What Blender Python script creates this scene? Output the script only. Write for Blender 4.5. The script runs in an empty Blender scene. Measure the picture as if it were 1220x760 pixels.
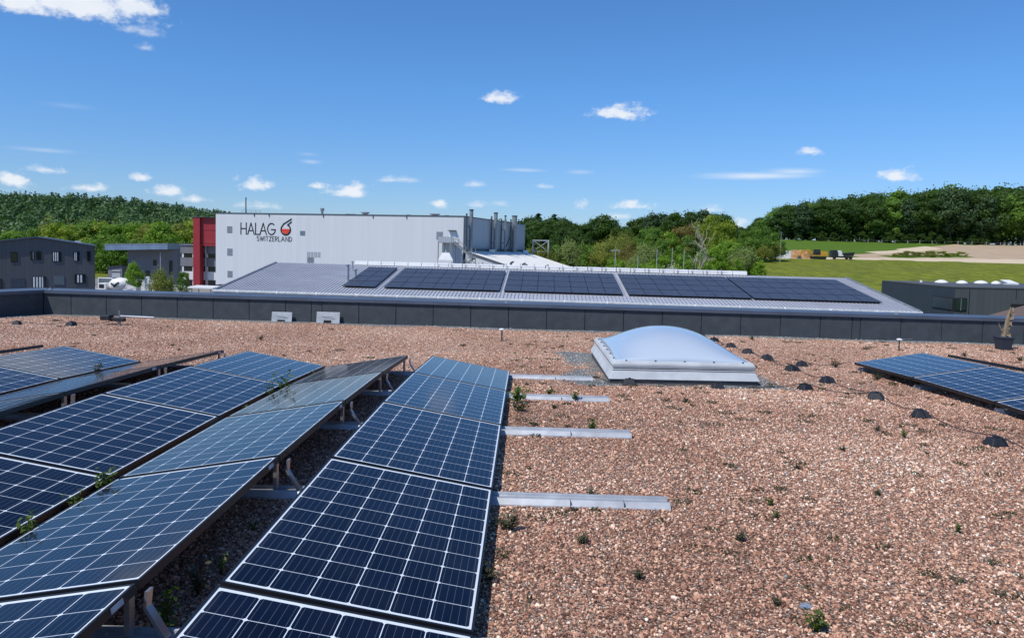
import bpy, bmesh, math, random
import numpy as np
from mathutils import Vector, Matrix

R = math.radians
rng = np.random.default_rng(7)
random.seed(7)
scene = bpy.context.scene
COL = scene.collection

# ------------------------------------------------------------------ camera
CAMZ = 1.56
right = Vector((0.9996, 0.0185, 0.0244))
PITCH, YAW, ROLL = 0.060812, -0.017045, 0.024438
def cam_axes(p, y, r):
    cy, sy, cp, sp, cr, sr = math.cos(y), math.sin(y), math.cos(p), math.sin(p), math.cos(r), math.sin(r)
    f = Vector((sy*cp, cy*cp, -sp)); ri = Vector((cy, -sy, 0)); d = f.cross(ri)
    return cr*ri - sr*d, cr*d + sr*ri, f
ri, dn, fw = cam_axes(PITCH, YAW, ROLL)
cam_data = bpy.data.cameras.new('camera')
cam = bpy.data.objects.new('camera', cam_data)
COL.objects.link(cam)
M = Matrix.Identity(4)
for i in range(3):
    M[i][0] = ri[i]; M[i][1] = -dn[i]; M[i][2] = -fw[i]
M[0][3], M[1][3], M[2][3] = 0, 0, CAMZ
cam.matrix_world = M
cam_data.sensor_width = 36
cam_data.lens = 911.47*36/1220
cam_data.shift_y = -27.2/1220
cam_data.clip_start = 0.05
cam_data.clip_end = 12000
scene.camera = cam

# ------------------------------------------------------------------ exposure, sun and sky
scene.view_settings.view_transform = 'Standard'
scene.view_settings.look = 'None'
scene.view_settings.exposure = 0.0
scene.view_settings.gamma = 1.0
SUN_EL, SH_X, SH_Y = R(55), 0.74, 0.67           # shadows fall to the right and away
sd = bpy.data.lights.new('sun', 'SUN')
sd.energy = 4.0; sd.angle = R(0.53); sd.color = (1.0, 0.955, 0.89)
so = bpy.data.objects.new('sun', sd); COL.objects.link(so)
so.rotation_euler = Vector((SH_X*math.cos(SUN_EL), SH_Y*math.cos(SUN_EL), -math.sin(SUN_EL))).to_track_quat('-Z', 'Y').to_euler()

SKY_STRENGTH = 0.102
def build_world():
    w = bpy.data.worlds.new('World'); scene.world = w; w.use_nodes = True
    nt = w.node_tree; N = nt.nodes; L = nt.links; N.clear()
    out = N.new('ShaderNodeOutputWorld'); bg = N.new('ShaderNodeBackground')
    bg.inputs['Strength'].default_value = SKY_STRENGTH
    L.new(bg.outputs[0], out.inputs[0])
    sky = N.new('ShaderNodeTexSky'); sky.sky_type = 'NISHITA'; sky.sun_disc = False
    sky.sun_elevation = SUN_EL; sky.sun_rotation = math.atan2(-SH_X, -SH_Y)
    sky.altitude = 450; sky.air_density = 1.0; sky.dust_density = 0.2; sky.ozone_density = 2.2
    hsv = N.new('ShaderNodeVectorMath'); hsv.operation = 'MULTIPLY'       # white balance of the photograph
    L.new(sky.outputs[0], hsv.inputs[0])
    tc = N.new('ShaderNodeTexCoord')
    sep = N.new('ShaderNodeSeparateXYZ'); L.new(tc.outputs['Generated'], sep.inputs[0])
    mr = N.new('ShaderNodeMapRange'); L.new(sep.outputs[2], mr.inputs[0]); mr.inputs[1].default_value = 0.0; mr.inputs[2].default_value = 0.2
    tint = N.new('ShaderNodeMix'); tint.data_type = 'RGBA'; L.new(mr.outputs[0], tint.inputs[0])
    tint.inputs[6].default_value = (0.63, 0.79, 1.14, 1); tint.inputs[7].default_value = (0.56, 0.965, 1.40, 1)
    L.new(tint.outputs[2], hsv.inputs[1])
    def m(op, a, b=None, c=None, clamp=False):
        n = N.new('ShaderNodeMath'); n.operation = op; n.use_clamp = clamp
        for i, v in enumerate((a, b, c)):
            if v is None: continue
            if isinstance(v, (int, float)): n.inputs[i].default_value = v
            else: L.new(v, n.inputs[i])
        return n.outputs[0]
    az = m('MULTIPLY', m('ARCTAN2', sep.outputs[0], sep.outputs[1]), 57.29578)
    el = m('MULTIPLY', m('ARCSINE', sep.outputs[2]), 57.29578)
    comb = N.new('ShaderNodeCombineXYZ'); L.new(az, comb.inputs[0]); L.new(el, comb.inputs[1])
    def noise(scale, detail, sx=1.0, sy=1.6, rough=0.6):
        mp = N.new('ShaderNodeMapping'); mp.inputs['Scale'].default_value = (sx, sy, 1)
        L.new(comb.outputs[0], mp.inputs[0])
        n = N.new('ShaderNodeTexNoise'); n.noise_dimensions = '2D'
        n.inputs['Scale'].default_value = scale; n.inputs['Detail'].default_value = detail
        n.inputs['Roughness'].default_value = rough
        L.new(mp.outputs[0], n.inputs['Vector']); return n.outputs[0]
    nz = noise(0.9, 6); nz2 = noise(0.28, 4, 0.35, 2.2, 0.55); nb = noise(0.33, 3)
    # cumulus: azimuth, elevation, half width, half height (degrees), density
    cum = [(-30.7, 14.6, 5.6, 1.5, 1.7), (-33.5, 14.2, 2.6, 1.15, 1.6), (-27.6, 15.0, 2.6, 1.15, 1.5), (-26.7, 13.53, 1.3, 0.51, 0.6), (-26.7, 12.55, 0.55, 0.31, 0.5), (-2.1, 10.94, 1.49, 0.53, 0.9), (6.7, 9.99, 2.13, 0.71, 1), (19.9, 7.16, 0.81, 0.34, 0.85), (25.2, 5.42, 1.5, 0.5, 0.9), (7.7, 3.37, 1.46, 0.43, 0.9), (6.7, 2.62, 1.11, 0.37, 0.5), (-19.5, 4.06, 1.35, 0.58, 1), (-13.0, 3.87, 1.67, 0.66, 1), (-15.5, 4.19, 0.7, 0.3, 0.8), (-32.2, 4.29, 1.28, 0.32, 0.75), (-34.1, 3.48, 1.23, 0.57, 1), (-29.7, 3.28, 1.25, 0.38, 0.75), (-26.7, 4.18, 0.76, 0.39, 0.95), (-25.2, 3.31, 1.25, 0.45, 0.95), (-23.5, 2.88, 1.28, 0.34, 0.75), (-19.3, 2.6, 1.69, 0.35, 0.55), (-9.7, 4.85, 1.46, 0.3, 0.6), (-6.5, 3.24, 0.62, 0.49, 0.75), (-3.6, 3.19, 0.87, 0.37, 0.6), (4.0, 3.31, 0.68, 0.49, 0.7), (13.5, 3.21, 0.94, 0.36, 0.65), (15.3, 2.15, 0.58, 0.54, 0.75), (1.0, 4.73, 0.75, 0.25, 0.5), (-3.9, 4.73, 1.12, 0.31, 0.5), (7.2, 3.43, 1.22, 0.31, 0.6), (-2.0, 3.36, 0.75, 0.31, 0.5)]
    # thin streaks: same, flatter and fainter
    thin = [(16.3, 5.59, 5.67, 0.35, 0.65), (18.8, 5.86, 2.75, 0.35, 0.5), (-0.3, 5.87, 1.99, 0.18, 0.4), (3.8, 5.82, 1.36, 0.24, 0.35), (-32.5, 5.53, 2.49, 0.21, 0.35), (-31.1, 8.42, 1.95, 0.26, 0.25), (-15.8, 5.9, 1.05, 0.24, 0.4), (-16.0, 6.42, 0.93, 0.18, 0.25), (-9.2, 4.93, 1.59, 0.3, 0.5), (-30.2, 2.44, 1.91, 0.22, 0.3)]
    def layer(lst, soft, namp, nsrc, flat):
        acc = None
        for a, e, wd, h, k in lst:
            dx = m('MULTIPLY', m('SUBTRACT', az, a), 1.0/wd)
            dy0 = m('SUBTRACT', el, e)
            dy = m('MAXIMUM', m('MULTIPLY', dy0, 1.0/h), m('MULTIPLY', dy0, -1.0/(h*flat)))
            d = m('SQRT', m('ADD', m('MULTIPLY', dx, dx), m('MULTIPLY', dy, dy)))
            d = m('ADD', d, m('MULTIPLY', m('SUBTRACT', nsrc, 0.5), namp))
            v = m('MULTIPLY', m('MULTIPLY', m('SUBTRACT', 1.0, d), 1.0/soft, clamp=True), k)
            acc = v if acc is None else m('MAXIMUM', acc, v)
        return acc
    c1 = m('MAXIMUM', layer([(a, e, w_*1.18, h*1.22, k*1.1) for a, e, w_, h, k in cum[3:]], 1.0, 2.0, nz, 0.6), layer(cum[:3], 1.1, 1.5, nz, 0.7))
    c2 = layer(thin, 1.0, 1.5, nz2, 1.0)
    cov = m('MAXIMUM', c1, c2)
    ramp = N.new('ShaderNodeMapRange'); ramp.interpolation_type = 'SMOOTHSTEP'
    L.new(cov, ramp.inputs[0]); ramp.inputs[1].default_value = 0; ramp.inputs[2].default_value = 1
    ccol = N.new('ShaderNodeMix'); ccol.data_type = 'RGBA'
    L.new(nb, ccol.inputs[0])
    ccol.inputs[6].default_value = (7.4, 8.2, 9.3, 1); ccol.inputs[7].default_value = (9.3, 9.4, 9.6, 1)
    mix = N.new('ShaderNodeMix'); mix.data_type = 'RGBA'
    L.new(m('MULTIPLY', ramp.outputs[0], 0.93), mix.inputs[0]); L.new(hsv.outputs[0], mix.inputs[6]); L.new(ccol.outputs[2], mix.inputs[7])
    L.new(mix.outputs[2], bg.inputs['Color'])
build_world()
scene.cycles.max_bounces = 6
scene.cycles.transparent_max_bounces = 8

# ------------------------------------------------------------------ materials
def new_mat(name):
    m = bpy.data.materials.new(name); m.use_nodes = True
    return m, m.node_tree.nodes, m.node_tree.links, m.node_tree.nodes['Principled BSDF']
def mathn(N, L, op, a, b=None, clamp=False):
    n = N.new('ShaderNodeMath'); n.operation = op; n.use_clamp = clamp
    for i, v in enumerate((a, b)):
        if v is None: continue
        if isinstance(v, (int, float)): n.inputs[i].default_value = v
        else: L.new(v, n.inputs[i])
    return n.outputs[0]
def mixc(N, L, f, a, b):
    n = N.new('ShaderNodeMix'); n.data_type = 'RGBA'
    for i, v in ((0, f), (6, a), (7, b)):
        if isinstance(v, (int, float)): n.inputs[i].default_value = v
        elif isinstance(v, tuple): n.inputs[i].default_value = (*v, 1) if len(v) == 3 else v
        else: L.new(v, n.inputs[i])
    return n.outputs[2]
def noise(N, L, scale, detail=4, vec=None, rough=.55, dim='3D', kind='Object', mapscale=None):
    n = N.new('ShaderNodeTexNoise'); n.noise_dimensions = dim
    n.inputs['Scale'].default_value = scale; n.inputs['Detail'].default_value = detail; n.inputs['Roughness'].default_value = rough
    if vec is None:
        t = N.new('ShaderNodeTexCoord'); vec = t.outputs[kind]
    if mapscale:
        mp = N.new('ShaderNodeMapping'); mp.inputs['Scale'].default_value = mapscale; L.new(vec, mp.inputs[0]); vec = mp.outputs[0]
    L.new(vec, n.inputs['Vector']); return n.outputs[0]
def plain(name, col, rough=.6, metal=0.0, var=.25, scale=3.0, bump=0.0, spec=.5, mapscale=None):
    """a surface of one colour with uneven dirt and wear"""
    m, N, L, B = new_mat(name)
    nz = noise(N, L, scale, 5, mapscale=mapscale)
    f = mathn(N, L, 'MULTIPLY', mathn(N, L, 'SUBTRACT', nz, .35, ), 2.2, clamp=True)
    lo = tuple(c*(1-var) for c in col); hi = tuple(min(1, c*(1+var*.5)) for c in col)
    L.new(mixc(N, L, f, lo, hi), B.inputs['Base Color'])
    B.inputs['Roughness'].default_value = rough; B.inputs['Metallic'].default_value = metal
    B.inputs['Specular IOR Level'].default_value = spec
    if bump:
        bn = N.new('ShaderNodeBump'); bn.inputs['Strength'].default_value = bump; bn.inputs['Distance'].default_value = .02
        L.new(noise(N, L, scale*6, 4), bn.inputs['Height']); L.new(bn.outputs[0], B.inputs['Normal'])
    return m

MT = {}
MT['alu'] = plain('aluminium', (.62, .64, .66), .42, .85, .22, 6)
MT['alu_dull'] = plain('dull aluminium', (.50, .52, .545), .5, .35, .28, 8)
MT['black_frame'] = plain('black anodised frame', (.012, .013, .016), .45, 0, .3, 8)
MT['black_plastic'] = plain('black plastic', (.018, .021, .027), .6, 0, .35, 14, .3)
MT['wire'] = plain('dark wire', (.03, .03, .034), .6)
MT['white_paint'] = plain('white painted surface', (.78, .78, .77), .5, 0, .1, 1.2)
MT['white_plate'] = plain('weathered white plate', (.50, .53, .55), .6, 0, .25, 5)
MT['sticker'] = plain('sticker paper', (.6, .6, .6), .6, 0, .3, 30)
MT['cladding'] = plain('fibre cement panel', (.066, .079, .089), .75, 0, .22, 5, .25, .3)
MT['cap'] = plain('coated metal coping', (.125, .15, .20), .42, .35, .25, 1.3)
MT['dark_gap'] = plain('dark joint', (.012, .013, .014), .9)
MT['dark_steel'] = plain('dark steel', (.10, .105, .11), .55, .3, .3, 3)
MT['steel'] = plain('galvanised steel', (.33, .35, .37), .5, .4, .3, 2)
MT['glass_dark'] = plain('window glass', (.012, .016, .022), .08, 0, .4, .6, 0, .8)
MT['glass_teal'] = plain('tinted window glass', (.012, .035, .045), .1, 0, .4, .8, 0, .7)
MT['red'] = plain('red facade panel', (.36, .026, .034), .55, 0, .18, .6)
MT['grey_wall'] = plain('grey rendered wall', (.21, .21, .225), .8, 0, .12, .5)
MT['dgrey_wall'] = plain('dark grey cladding', (.085, .09, .096), .75, 0, .12, .5)
MT['blue_metal'] = plain('blue grey metal edge', (.26, .34, .46), .4, .4, .2, .6)
MT['navy_wall'] = plain('blue black cladding', (.026, .036, .054), .6, 0, .15, .6, mapscale=(1, 1, .1))
MT['grey_clad'] = plain('mid grey cladding', (.098, .106, .122), .6, 0, .14, .8)
MT['shutter'] = plain('grey roller shutter', (.13, .16, .18), .6)
MT['door_blue'] = plain('dark blue door', (.05, .066, .09), .6)
MT['letter'] = plain('black lettering', (.012, .014, .02), .6)
MT['emblem_red'] = plain('orange red enamel', (.75, .06, .03), .5, 0, .1)
MT['orange_wall'] = plain('orange brown wall', (.42, .20, .10), .8)
MT['white_roof'] = plain('white roof membrane', (.88, .85, .78), .7, 0, .06, .25)
MT['concrete'] = plain('pale concrete', (.42, .41, .38), .85, 0, .2, 1)
MT['yellow'] = plain('yellow machine paint', (.62, .33, .03), .5)
MT['rubber'] = plain('black rubber', (.015, .015, .016), .8)
MT['earth_pile'] = plain('dug orange earth', (.50, .28, .12), .95, 0, .45, .9, .6)
MT['bark'] = plain('bark', (.075, .058, .042), .95, 0, .4, 2.5, .4)
MT['dead_bark'] = plain('bleached dead wood', (.42, .37, .31), .9, 0, .35, 1)
MT['dry_stalk'] = plain('dry stalk', (.30, .23, .15), .9, 0, .4, 20)
MT['purple'] = plain('pale violet print', (.50, .42, .60), .6)

def seam_mat(name, col, pitch, axis_attr='UV', line=.05, dark=.45, rough=.5, metal=0.0, var=.05, stretch=None):
    """panels of slightly different tone with thin joints, along UV.x in metres"""
    m, N, L, B = new_mat(name)
    uv = N.new('ShaderNodeUVMap'); sp = N.new('ShaderNodeSeparateXYZ'); L.new(uv.outputs[0], sp.inputs[0])
    x = mathn(N, L, 'DIVIDE', sp.outputs[0], pitch)
    fr = mathn(N, L, 'FRACT', x); fl = mathn(N, L, 'FLOOR', x)
    wn = N.new('ShaderNodeTexWhiteNoise'); wn.noise_dimensions = '1D'; L.new(fl, wn.inputs['W'])
    t = mathn(N, L, 'ADD', mathn(N, L, 'MULTIPLY', mathn(N, L, 'SUBTRACT', wn.outputs[0], .5), var*2), 1.0)
    st = noise(N, L, .6, 5, vec=uv.outputs[0], mapscale=(1.6, .12, 1))
    t = mathn(N, L, 'MULTIPLY', t, mathn(N, L, 'ADD', mathn(N, L, 'MULTIPLY', st, .10), .95))
    ln = mathn(N, L, 'LESS_THAN', fr, line/pitch)
    t = mathn(N, L, 'MULTIPLY', t, mathn(N, L, 'SUBTRACT', 1.0, mathn(N, L, 'MULTIPLY', ln, dark)))
    vm = N.new('ShaderNodeVectorMath'); vm.operation = 'SCALE'; vm.inputs[0].default_value = col
    L.new(t, vm.inputs['Scale']); L.new(vm.outputs[0], B.inputs['Base Color'])
    B.inputs['Roughness'].default_value = rough; B.inputs['Metallic'].default_value = metal
    return m
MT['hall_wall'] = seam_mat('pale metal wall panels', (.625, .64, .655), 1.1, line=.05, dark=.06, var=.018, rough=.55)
MT['hall_side_shaded'] = seam_mat('shaded metal wall panels', (.37, .42, .50), 1.0, line=.06, dark=.25, var=.05, rough=.5)  # side turned from the sun: its blue grey shade is put into the colour
MT['tin_roof'] = plain('zinc roof sheet', (.56, .58, .62), .5, .3, .16, .8)
MT['tin_seam'] = plain('zinc roof seam', (.30, .31, .36), .55, .3, .2, 1)
MT['grey_lines'] = seam_mat('dark grey profiled sheet', (.085, .089, .097), .5, line=.05, dark=.22, var=.05, rough=.65)
MT['navy_lines'] = seam_mat('blue black profiled sheet', (.024, .034, .05), .6, line=.05, dark=.3, var=.06, rough=.55)

def pv_material(name, cellcol, rough, gap_u=.0036, gap_v=.0032):
    """monocrystalline cells, 6 by 10, on a white back sheet; UV in metres"""
    m, N, L, B = new_mat(name)
    uv = N.new('ShaderNodeUVMap'); sp = N.new('ShaderNodeSeparateXYZ'); L.new(uv.outputs[0], sp.inputs[0])
    P = .159; MU, MV = (.970-6*P)/2, (1.6245-10*P)/2
    def cell(o, marg, n):
        x = mathn(N, L, 'DIVIDE', mathn(N, L, 'SUBTRACT', o, marg), P)
        inside = mathn(N, L, 'MULTIPLY', mathn(N, L, 'GREATER_THAN', x, 0.0), mathn(N, L, 'LESS_THAN', x, float(n)))
        c = mathn(N, L, 'ABSOLUTE', mathn(N, L, 'SUBTRACT', mathn(N, L, 'FRACT', x), .5))
        return x, c, inside
    xu, cu, iu = cell(sp.outputs[0], MU, 6); xv, cv, iv = cell(sp.outputs[1], MV, 10)
    a = mathn(N, L, 'LESS_THAN', cu, .5-gap_u/2/P); b = mathn(N, L, 'LESS_THAN', cv, .5-gap_v/2/P)
    cham = mathn(N, L, 'LESS_THAN', mathn(N, L, 'ADD', cu, cv), .925)
    k = iu
    for q in (iv, a, b, cham): k = mathn(N, L, 'MULTIPLY', k, q)
    bb = mathn(N, L, 'ABSOLUTE', mathn(N, L, 'SUBTRACT', mathn(N, L, 'FRACT', mathn(N, L, 'MULTIPLY', mathn(N, L, 'FRACT', xu), 5.0)), .5))
    bus = mathn(N, L, 'LESS_THAN', bb, .020)
    wn = N.new('ShaderNodeTexWhiteNoise'); wn.noise_dimensions = '3D'
    cm = N.new('ShaderNodeCombineXYZ'); L.new(mathn(N, L, 'FLOOR', xu), cm.inputs[0]); L.new(mathn(N, L, 'FLOOR', xv), cm.inputs[1])
    oi = N.new('ShaderNodeObjectInfo'); L.new(oi.outputs['Random'], cm.inputs[2]); L.new(cm.outputs[0], wn.inputs['Vector'])
    tone = mathn(N, L, 'ADD', mathn(N, L, 'MULTIPLY', wn.outputs[0], .4), .8)
    vm = N.new('ShaderNodeVectorMath'); vm.operation = 'SCALE'; vm.inputs[0].default_value = cellcol; L.new(tone, vm.inputs['Scale'])
    cc = mixc(N, L, mathn(N, L, 'MULTIPLY', bus, .38), vm.outputs[0], (.30, .33, .37))
    dust = noise(N, L, 2.6, 6, kind='Object', rough=.65)
    df = mathn(N, L, 'MULTIPLY', mathn(N, L, 'SUBTRACT', dust, .40, ), .045, clamp=True)
    # dirt that collects along both long edges, and a few droppings
    ed = mathn(N, L, 'MINIMUM', sp.outputs[0], mathn(N, L, 'SUBTRACT', .970, sp.outputs[0]))
    el_ = mathn(N, L, 'MULTIPLY', mathn(N, L, 'SUBTRACT', .035, ed), mathn(N, L, 'MULTIPLY', dust, 9.0), clamp=True)
    vo = N.new('ShaderNodeTexVoronoi'); vo.inputs['Scale'].default_value = 2.2
    va = N.new('ShaderNodeVectorMath'); va.operation = 'ADD'; L.new(uv.outputs[0], va.inputs[0]); cr = N.new('ShaderNodeCombineXYZ'); L.new(mathn(N, L, 'MULTIPLY', oi.outputs['Random'], 37.0), cr.inputs[0]); L.new(cr.outputs[0], va.inputs[1])
    L.new(va.outputs[0], vo.inputs['Vector'])
    vs = N.new('ShaderNodeSeparateColor'); L.new(vo.outputs['Color'], vs.inputs[0])
    drop = mathn(N, L, 'MULTIPLY', mathn(N, L, 'LESS_THAN', mathn(N, L, 'ADD', vo.outputs['Distance'], mathn(N, L, 'MULTIPLY', dust, .02)), .031), mathn(N, L, 'GREATER_THAN', vs.outputs[0], .86))
    df = mathn(N, L, 'MAXIMUM', mathn(N, L, 'ADD', df, mathn(N, L, 'MULTIPLY', el_, .35)), mathn(N, L, 'MULTIPLY', drop, .7), clamp=True)
    colr = mixc(N, L, k, (.74, .80, .84) if gap_u > .002 else (.02, .024, .036), cc)
    L.new(mixc(N, L, df, colr, (.36, .34, .30)), B.inputs['Base Color'])
    B.inputs['IOR'].default_value = 1.31
    rr = mathn(N, L, 'ADD', mathn(N, L, 'MULTIPLY', dust, .10), rough)
    L.new(rr, B.inputs['Roughness'])
    return m
MT['pv'] = pv_material('solar cells under glass', (.0022, .0048, .017), .05)
MT['pv_black'] = pv_material('dark solar cells', (.048, .056, .080), .36, .0016, .0012)

def tile_mat():
    m, N, L, B = new_mat('brown roof tiles')
    uv = N.new('ShaderNodeUVMap'); sp = N.new('ShaderNodeSeparateXYZ'); L.new(uv.outputs[0], sp.inputs[0])
    fy = mathn(N, L, 'FRACT', mathn(N, L, 'DIVIDE', sp.outputs[1], .36))
    fl = mathn(N, L, 'LESS_THAN', fy, .28)
    nz = noise(N, L, 3, 5, vec=uv.outputs[0])
    base = mixc(N, L, nz, (.12, .082, .06), (.22, .155, .12))
    L.new(mixc(N, L, mathn(N, L, 'MULTIPLY', fl, .75), base, (.035, .028, .025)), B.inputs['Base Color'])
    B.inputs['Roughness'].default_value = .75
    return m
MT['tiles'] = tile_mat()

STONE = [(0.0, (0.099, 0.055, 0.04)), (0.16, (0.256, 0.125, 0.081)), (0.36, (0.441, 0.23, 0.151)), (0.54, (0.599, 0.33, 0.22)), (0.7, (0.735, 0.474, 0.321)), (0.84, (0.92, 0.662, 0.49)), (1.0, (0.92, 0.92, 0.79))]
GREY = [(0.0, (.09, .095, .095)), (.4, (.22, .23, .225)), (.75, (.36, .37, .35)), (1.0, (.62, .62, .58))]
def ramp(N, L, fac, stops):
    r = N.new('ShaderNodeValToRGB')
    while len(r.color_ramp.elements) < len(stops): r.color_ramp.elements.new(.5)
    for e, (p, c) in zip(r.color_ramp.elements, stops): e.position = p; e.color = (*c, 1)
    L.new(fac, r.inputs[0]); return r.outputs[0]
def gravel_ground_mat():
    m, N, L, B = new_mat('crushed brick gravel')
    at = N.new('ShaderNodeAttribute'); at.attribute_name = 'greyness'
    t = N.new('ShaderNodeTexCoord')
    v = N.new('ShaderNodeTexVoronoi'); v.inputs['Scale'].default_value = 92; v.inputs['Randomness'].default_value = 1
    L.new(t.outputs['Object'], v.inputs['Vector'])
    sc = N.new('ShaderNodeSeparateColor'); L.new(v.outputs['Color'], sc.inputs[0])
    big = noise(N, L, .55, 6, rough=.65)
    val = mathn(N, L, 'ADD', sc.outputs[0], mathn(N, L, 'MULTIPLY', mathn(N, L, 'SUBTRACT', big, .5), .5), clamp=True)
    red = ramp(N, L, val, STONE); gry = ramp(N, L, sc.outputs[1], GREY)
    c = mixc(N, L, at.outputs['Fac'], red, gry)
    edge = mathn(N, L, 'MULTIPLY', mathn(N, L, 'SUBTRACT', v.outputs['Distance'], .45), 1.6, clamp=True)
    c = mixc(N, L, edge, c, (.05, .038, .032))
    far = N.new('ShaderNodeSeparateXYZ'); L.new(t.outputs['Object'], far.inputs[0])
    dk = N.new('ShaderNodeMapRange'); L.new(far.outputs[1], dk.inputs[0]); dk.inputs[1].default_value = 7; dk.inputs[2].default_value = 11   # nearer bed darkened: shade in the gaps between chips put into its colour
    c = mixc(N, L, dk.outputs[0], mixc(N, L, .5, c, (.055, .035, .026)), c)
    L.new(c, B.inputs['Base Color']); B.inputs['Roughness'].default_value = .9
    B.inputs['Specular IOR Level'].default_value = .2
    bn = N.new('ShaderNodeBump'); bn.inputs['Strength'].default_value = 1.0; bn.inputs['Distance'].default_value = .012
    hh = mathn(N, L, 'SUBTRACT', mathn(N, L, 'MULTIPLY', sc.outputs[2], .7), v.outputs['Distance'])
    L.new(hh, bn.inputs['Height']); L.new(bn.outputs[0], B.inputs['Normal'])
    return m
MT['gravel'] = gravel_ground_mat()
def stone_mat():
    m, N, L, B = new_mat('loose brick chips')
    a = N.new('ShaderNodeAttribute'); a.attribute_type = 'INSTANCER'; a.attribute_name = 'tone'
    g = N.new('ShaderNodeAttribute'); g.attribute_type = 'INSTANCER'; g.attribute_name = 'grey'
    c = mixc(N, L, g.outputs['Fac'], ramp(N, L, a.outputs['Fac'], STONE), ramp(N, L, a.outputs['Fac'], GREY))
    L.new(c, B.inputs['Base Color']); B.inputs['Roughness'].default_value = .85; B.inputs['Specular IOR Level'].default_value = .25
    return m
MT['stone'] = stone_mat()

def leaf_mat(name, lo, hi, trans=.45):
    m, N, L, B = new_mat(name)
    at = N.new('ShaderNodeAttribute'); at.attribute_name = 'tone'
    oi = N.new('ShaderNodeObjectInfo')
    f = mathn(N, L, 'ADD', mathn(N, L, 'MULTIPLY', at.outputs['Fac'], .75), mathn(N, L, 'MULTIPLY', oi.outputs['Random'], .25))
    c = mixc(N, L, f, lo, hi)
    L.new(c, B.inputs['Base Color']); B.inputs['Roughness'].default_value = .55; B.inputs['Specular IOR Level'].default_value = .3
    tr = N.new('ShaderNodeBsdfTranslucent')
    vm = N.new('ShaderNodeVectorMath'); vm.operation = 'MULTIPLY'; L.new(c, vm.inputs[0]); vm.inputs[1].default_value = (1.25, 1.45, .6)
    L.new(vm.outputs[0], tr.inputs[0])
    ms = N.new('ShaderNodeMixShader'); ms.inputs[0].default_value = trans
    L.new(B.outputs[0], ms.inputs[1]); L.new(tr.outputs[0], ms.inputs[2])
    L.new(ms.outputs[0], N['Material Output'].inputs[0])
    return m
MT['leaf_dark'] = leaf_mat('dark beech leaves', (0.035, 0.075, 0.014), (0.099, 0.179, 0.027))
MT['leaf_forest'] = leaf_mat('deep green forest leaves', (0.025, 0.059, 0.013), (0.100, 0.182, 0.029))
MT['leaf_mid'] = leaf_mat('mid green leaves', (0.071, 0.145, 0.023), (0.217, 0.352, 0.052))
MT['leaf_bright'] = leaf_mat('bright spring leaves', (0.102, 0.204, 0.020), (0.293, 0.436, 0.044), .4)
MT['leaf_yellow'] = leaf_mat('yellow green leaves', (0.130, 0.190, 0.020), (0.329, 0.396, 0.043), .4)
MT['leaf_olive'] = leaf_mat('olive leaves', (0.137, 0.161, 0.036), (0.339, 0.355, 0.081))
MT['leaf_sage'] = leaf_mat('grey green willow leaves', (0.140, 0.180, 0.065), (0.378, 0.437, 0.171))
MT['leaf_brown'] = leaf_mat('brownish young leaves', (0.133, 0.101, 0.033), (0.348, 0.273, 0.088))
MT['leaf_conifer'] = leaf_mat('spruce needles', (0.012, 0.043, 0.018), (0.070, 0.121, 0.033), .12)
MT['leaf_hill'] = leaf_mat('mixed forest foliage', (0.038, 0.086, 0.037), (0.121, 0.206, 0.067), .2)
MT['blossom'] = leaf_mat('white blossom', (.32, .34, .25), (.72, .72, .62), .2)
MT['weed'] = leaf_mat('weed leaves', (.055, .085, .018), (.14, .20, .04), .35)
MT['moss'] = leaf_mat('dull moss', (.045, .048, .026), (.12, .115, .06), .15)

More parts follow.
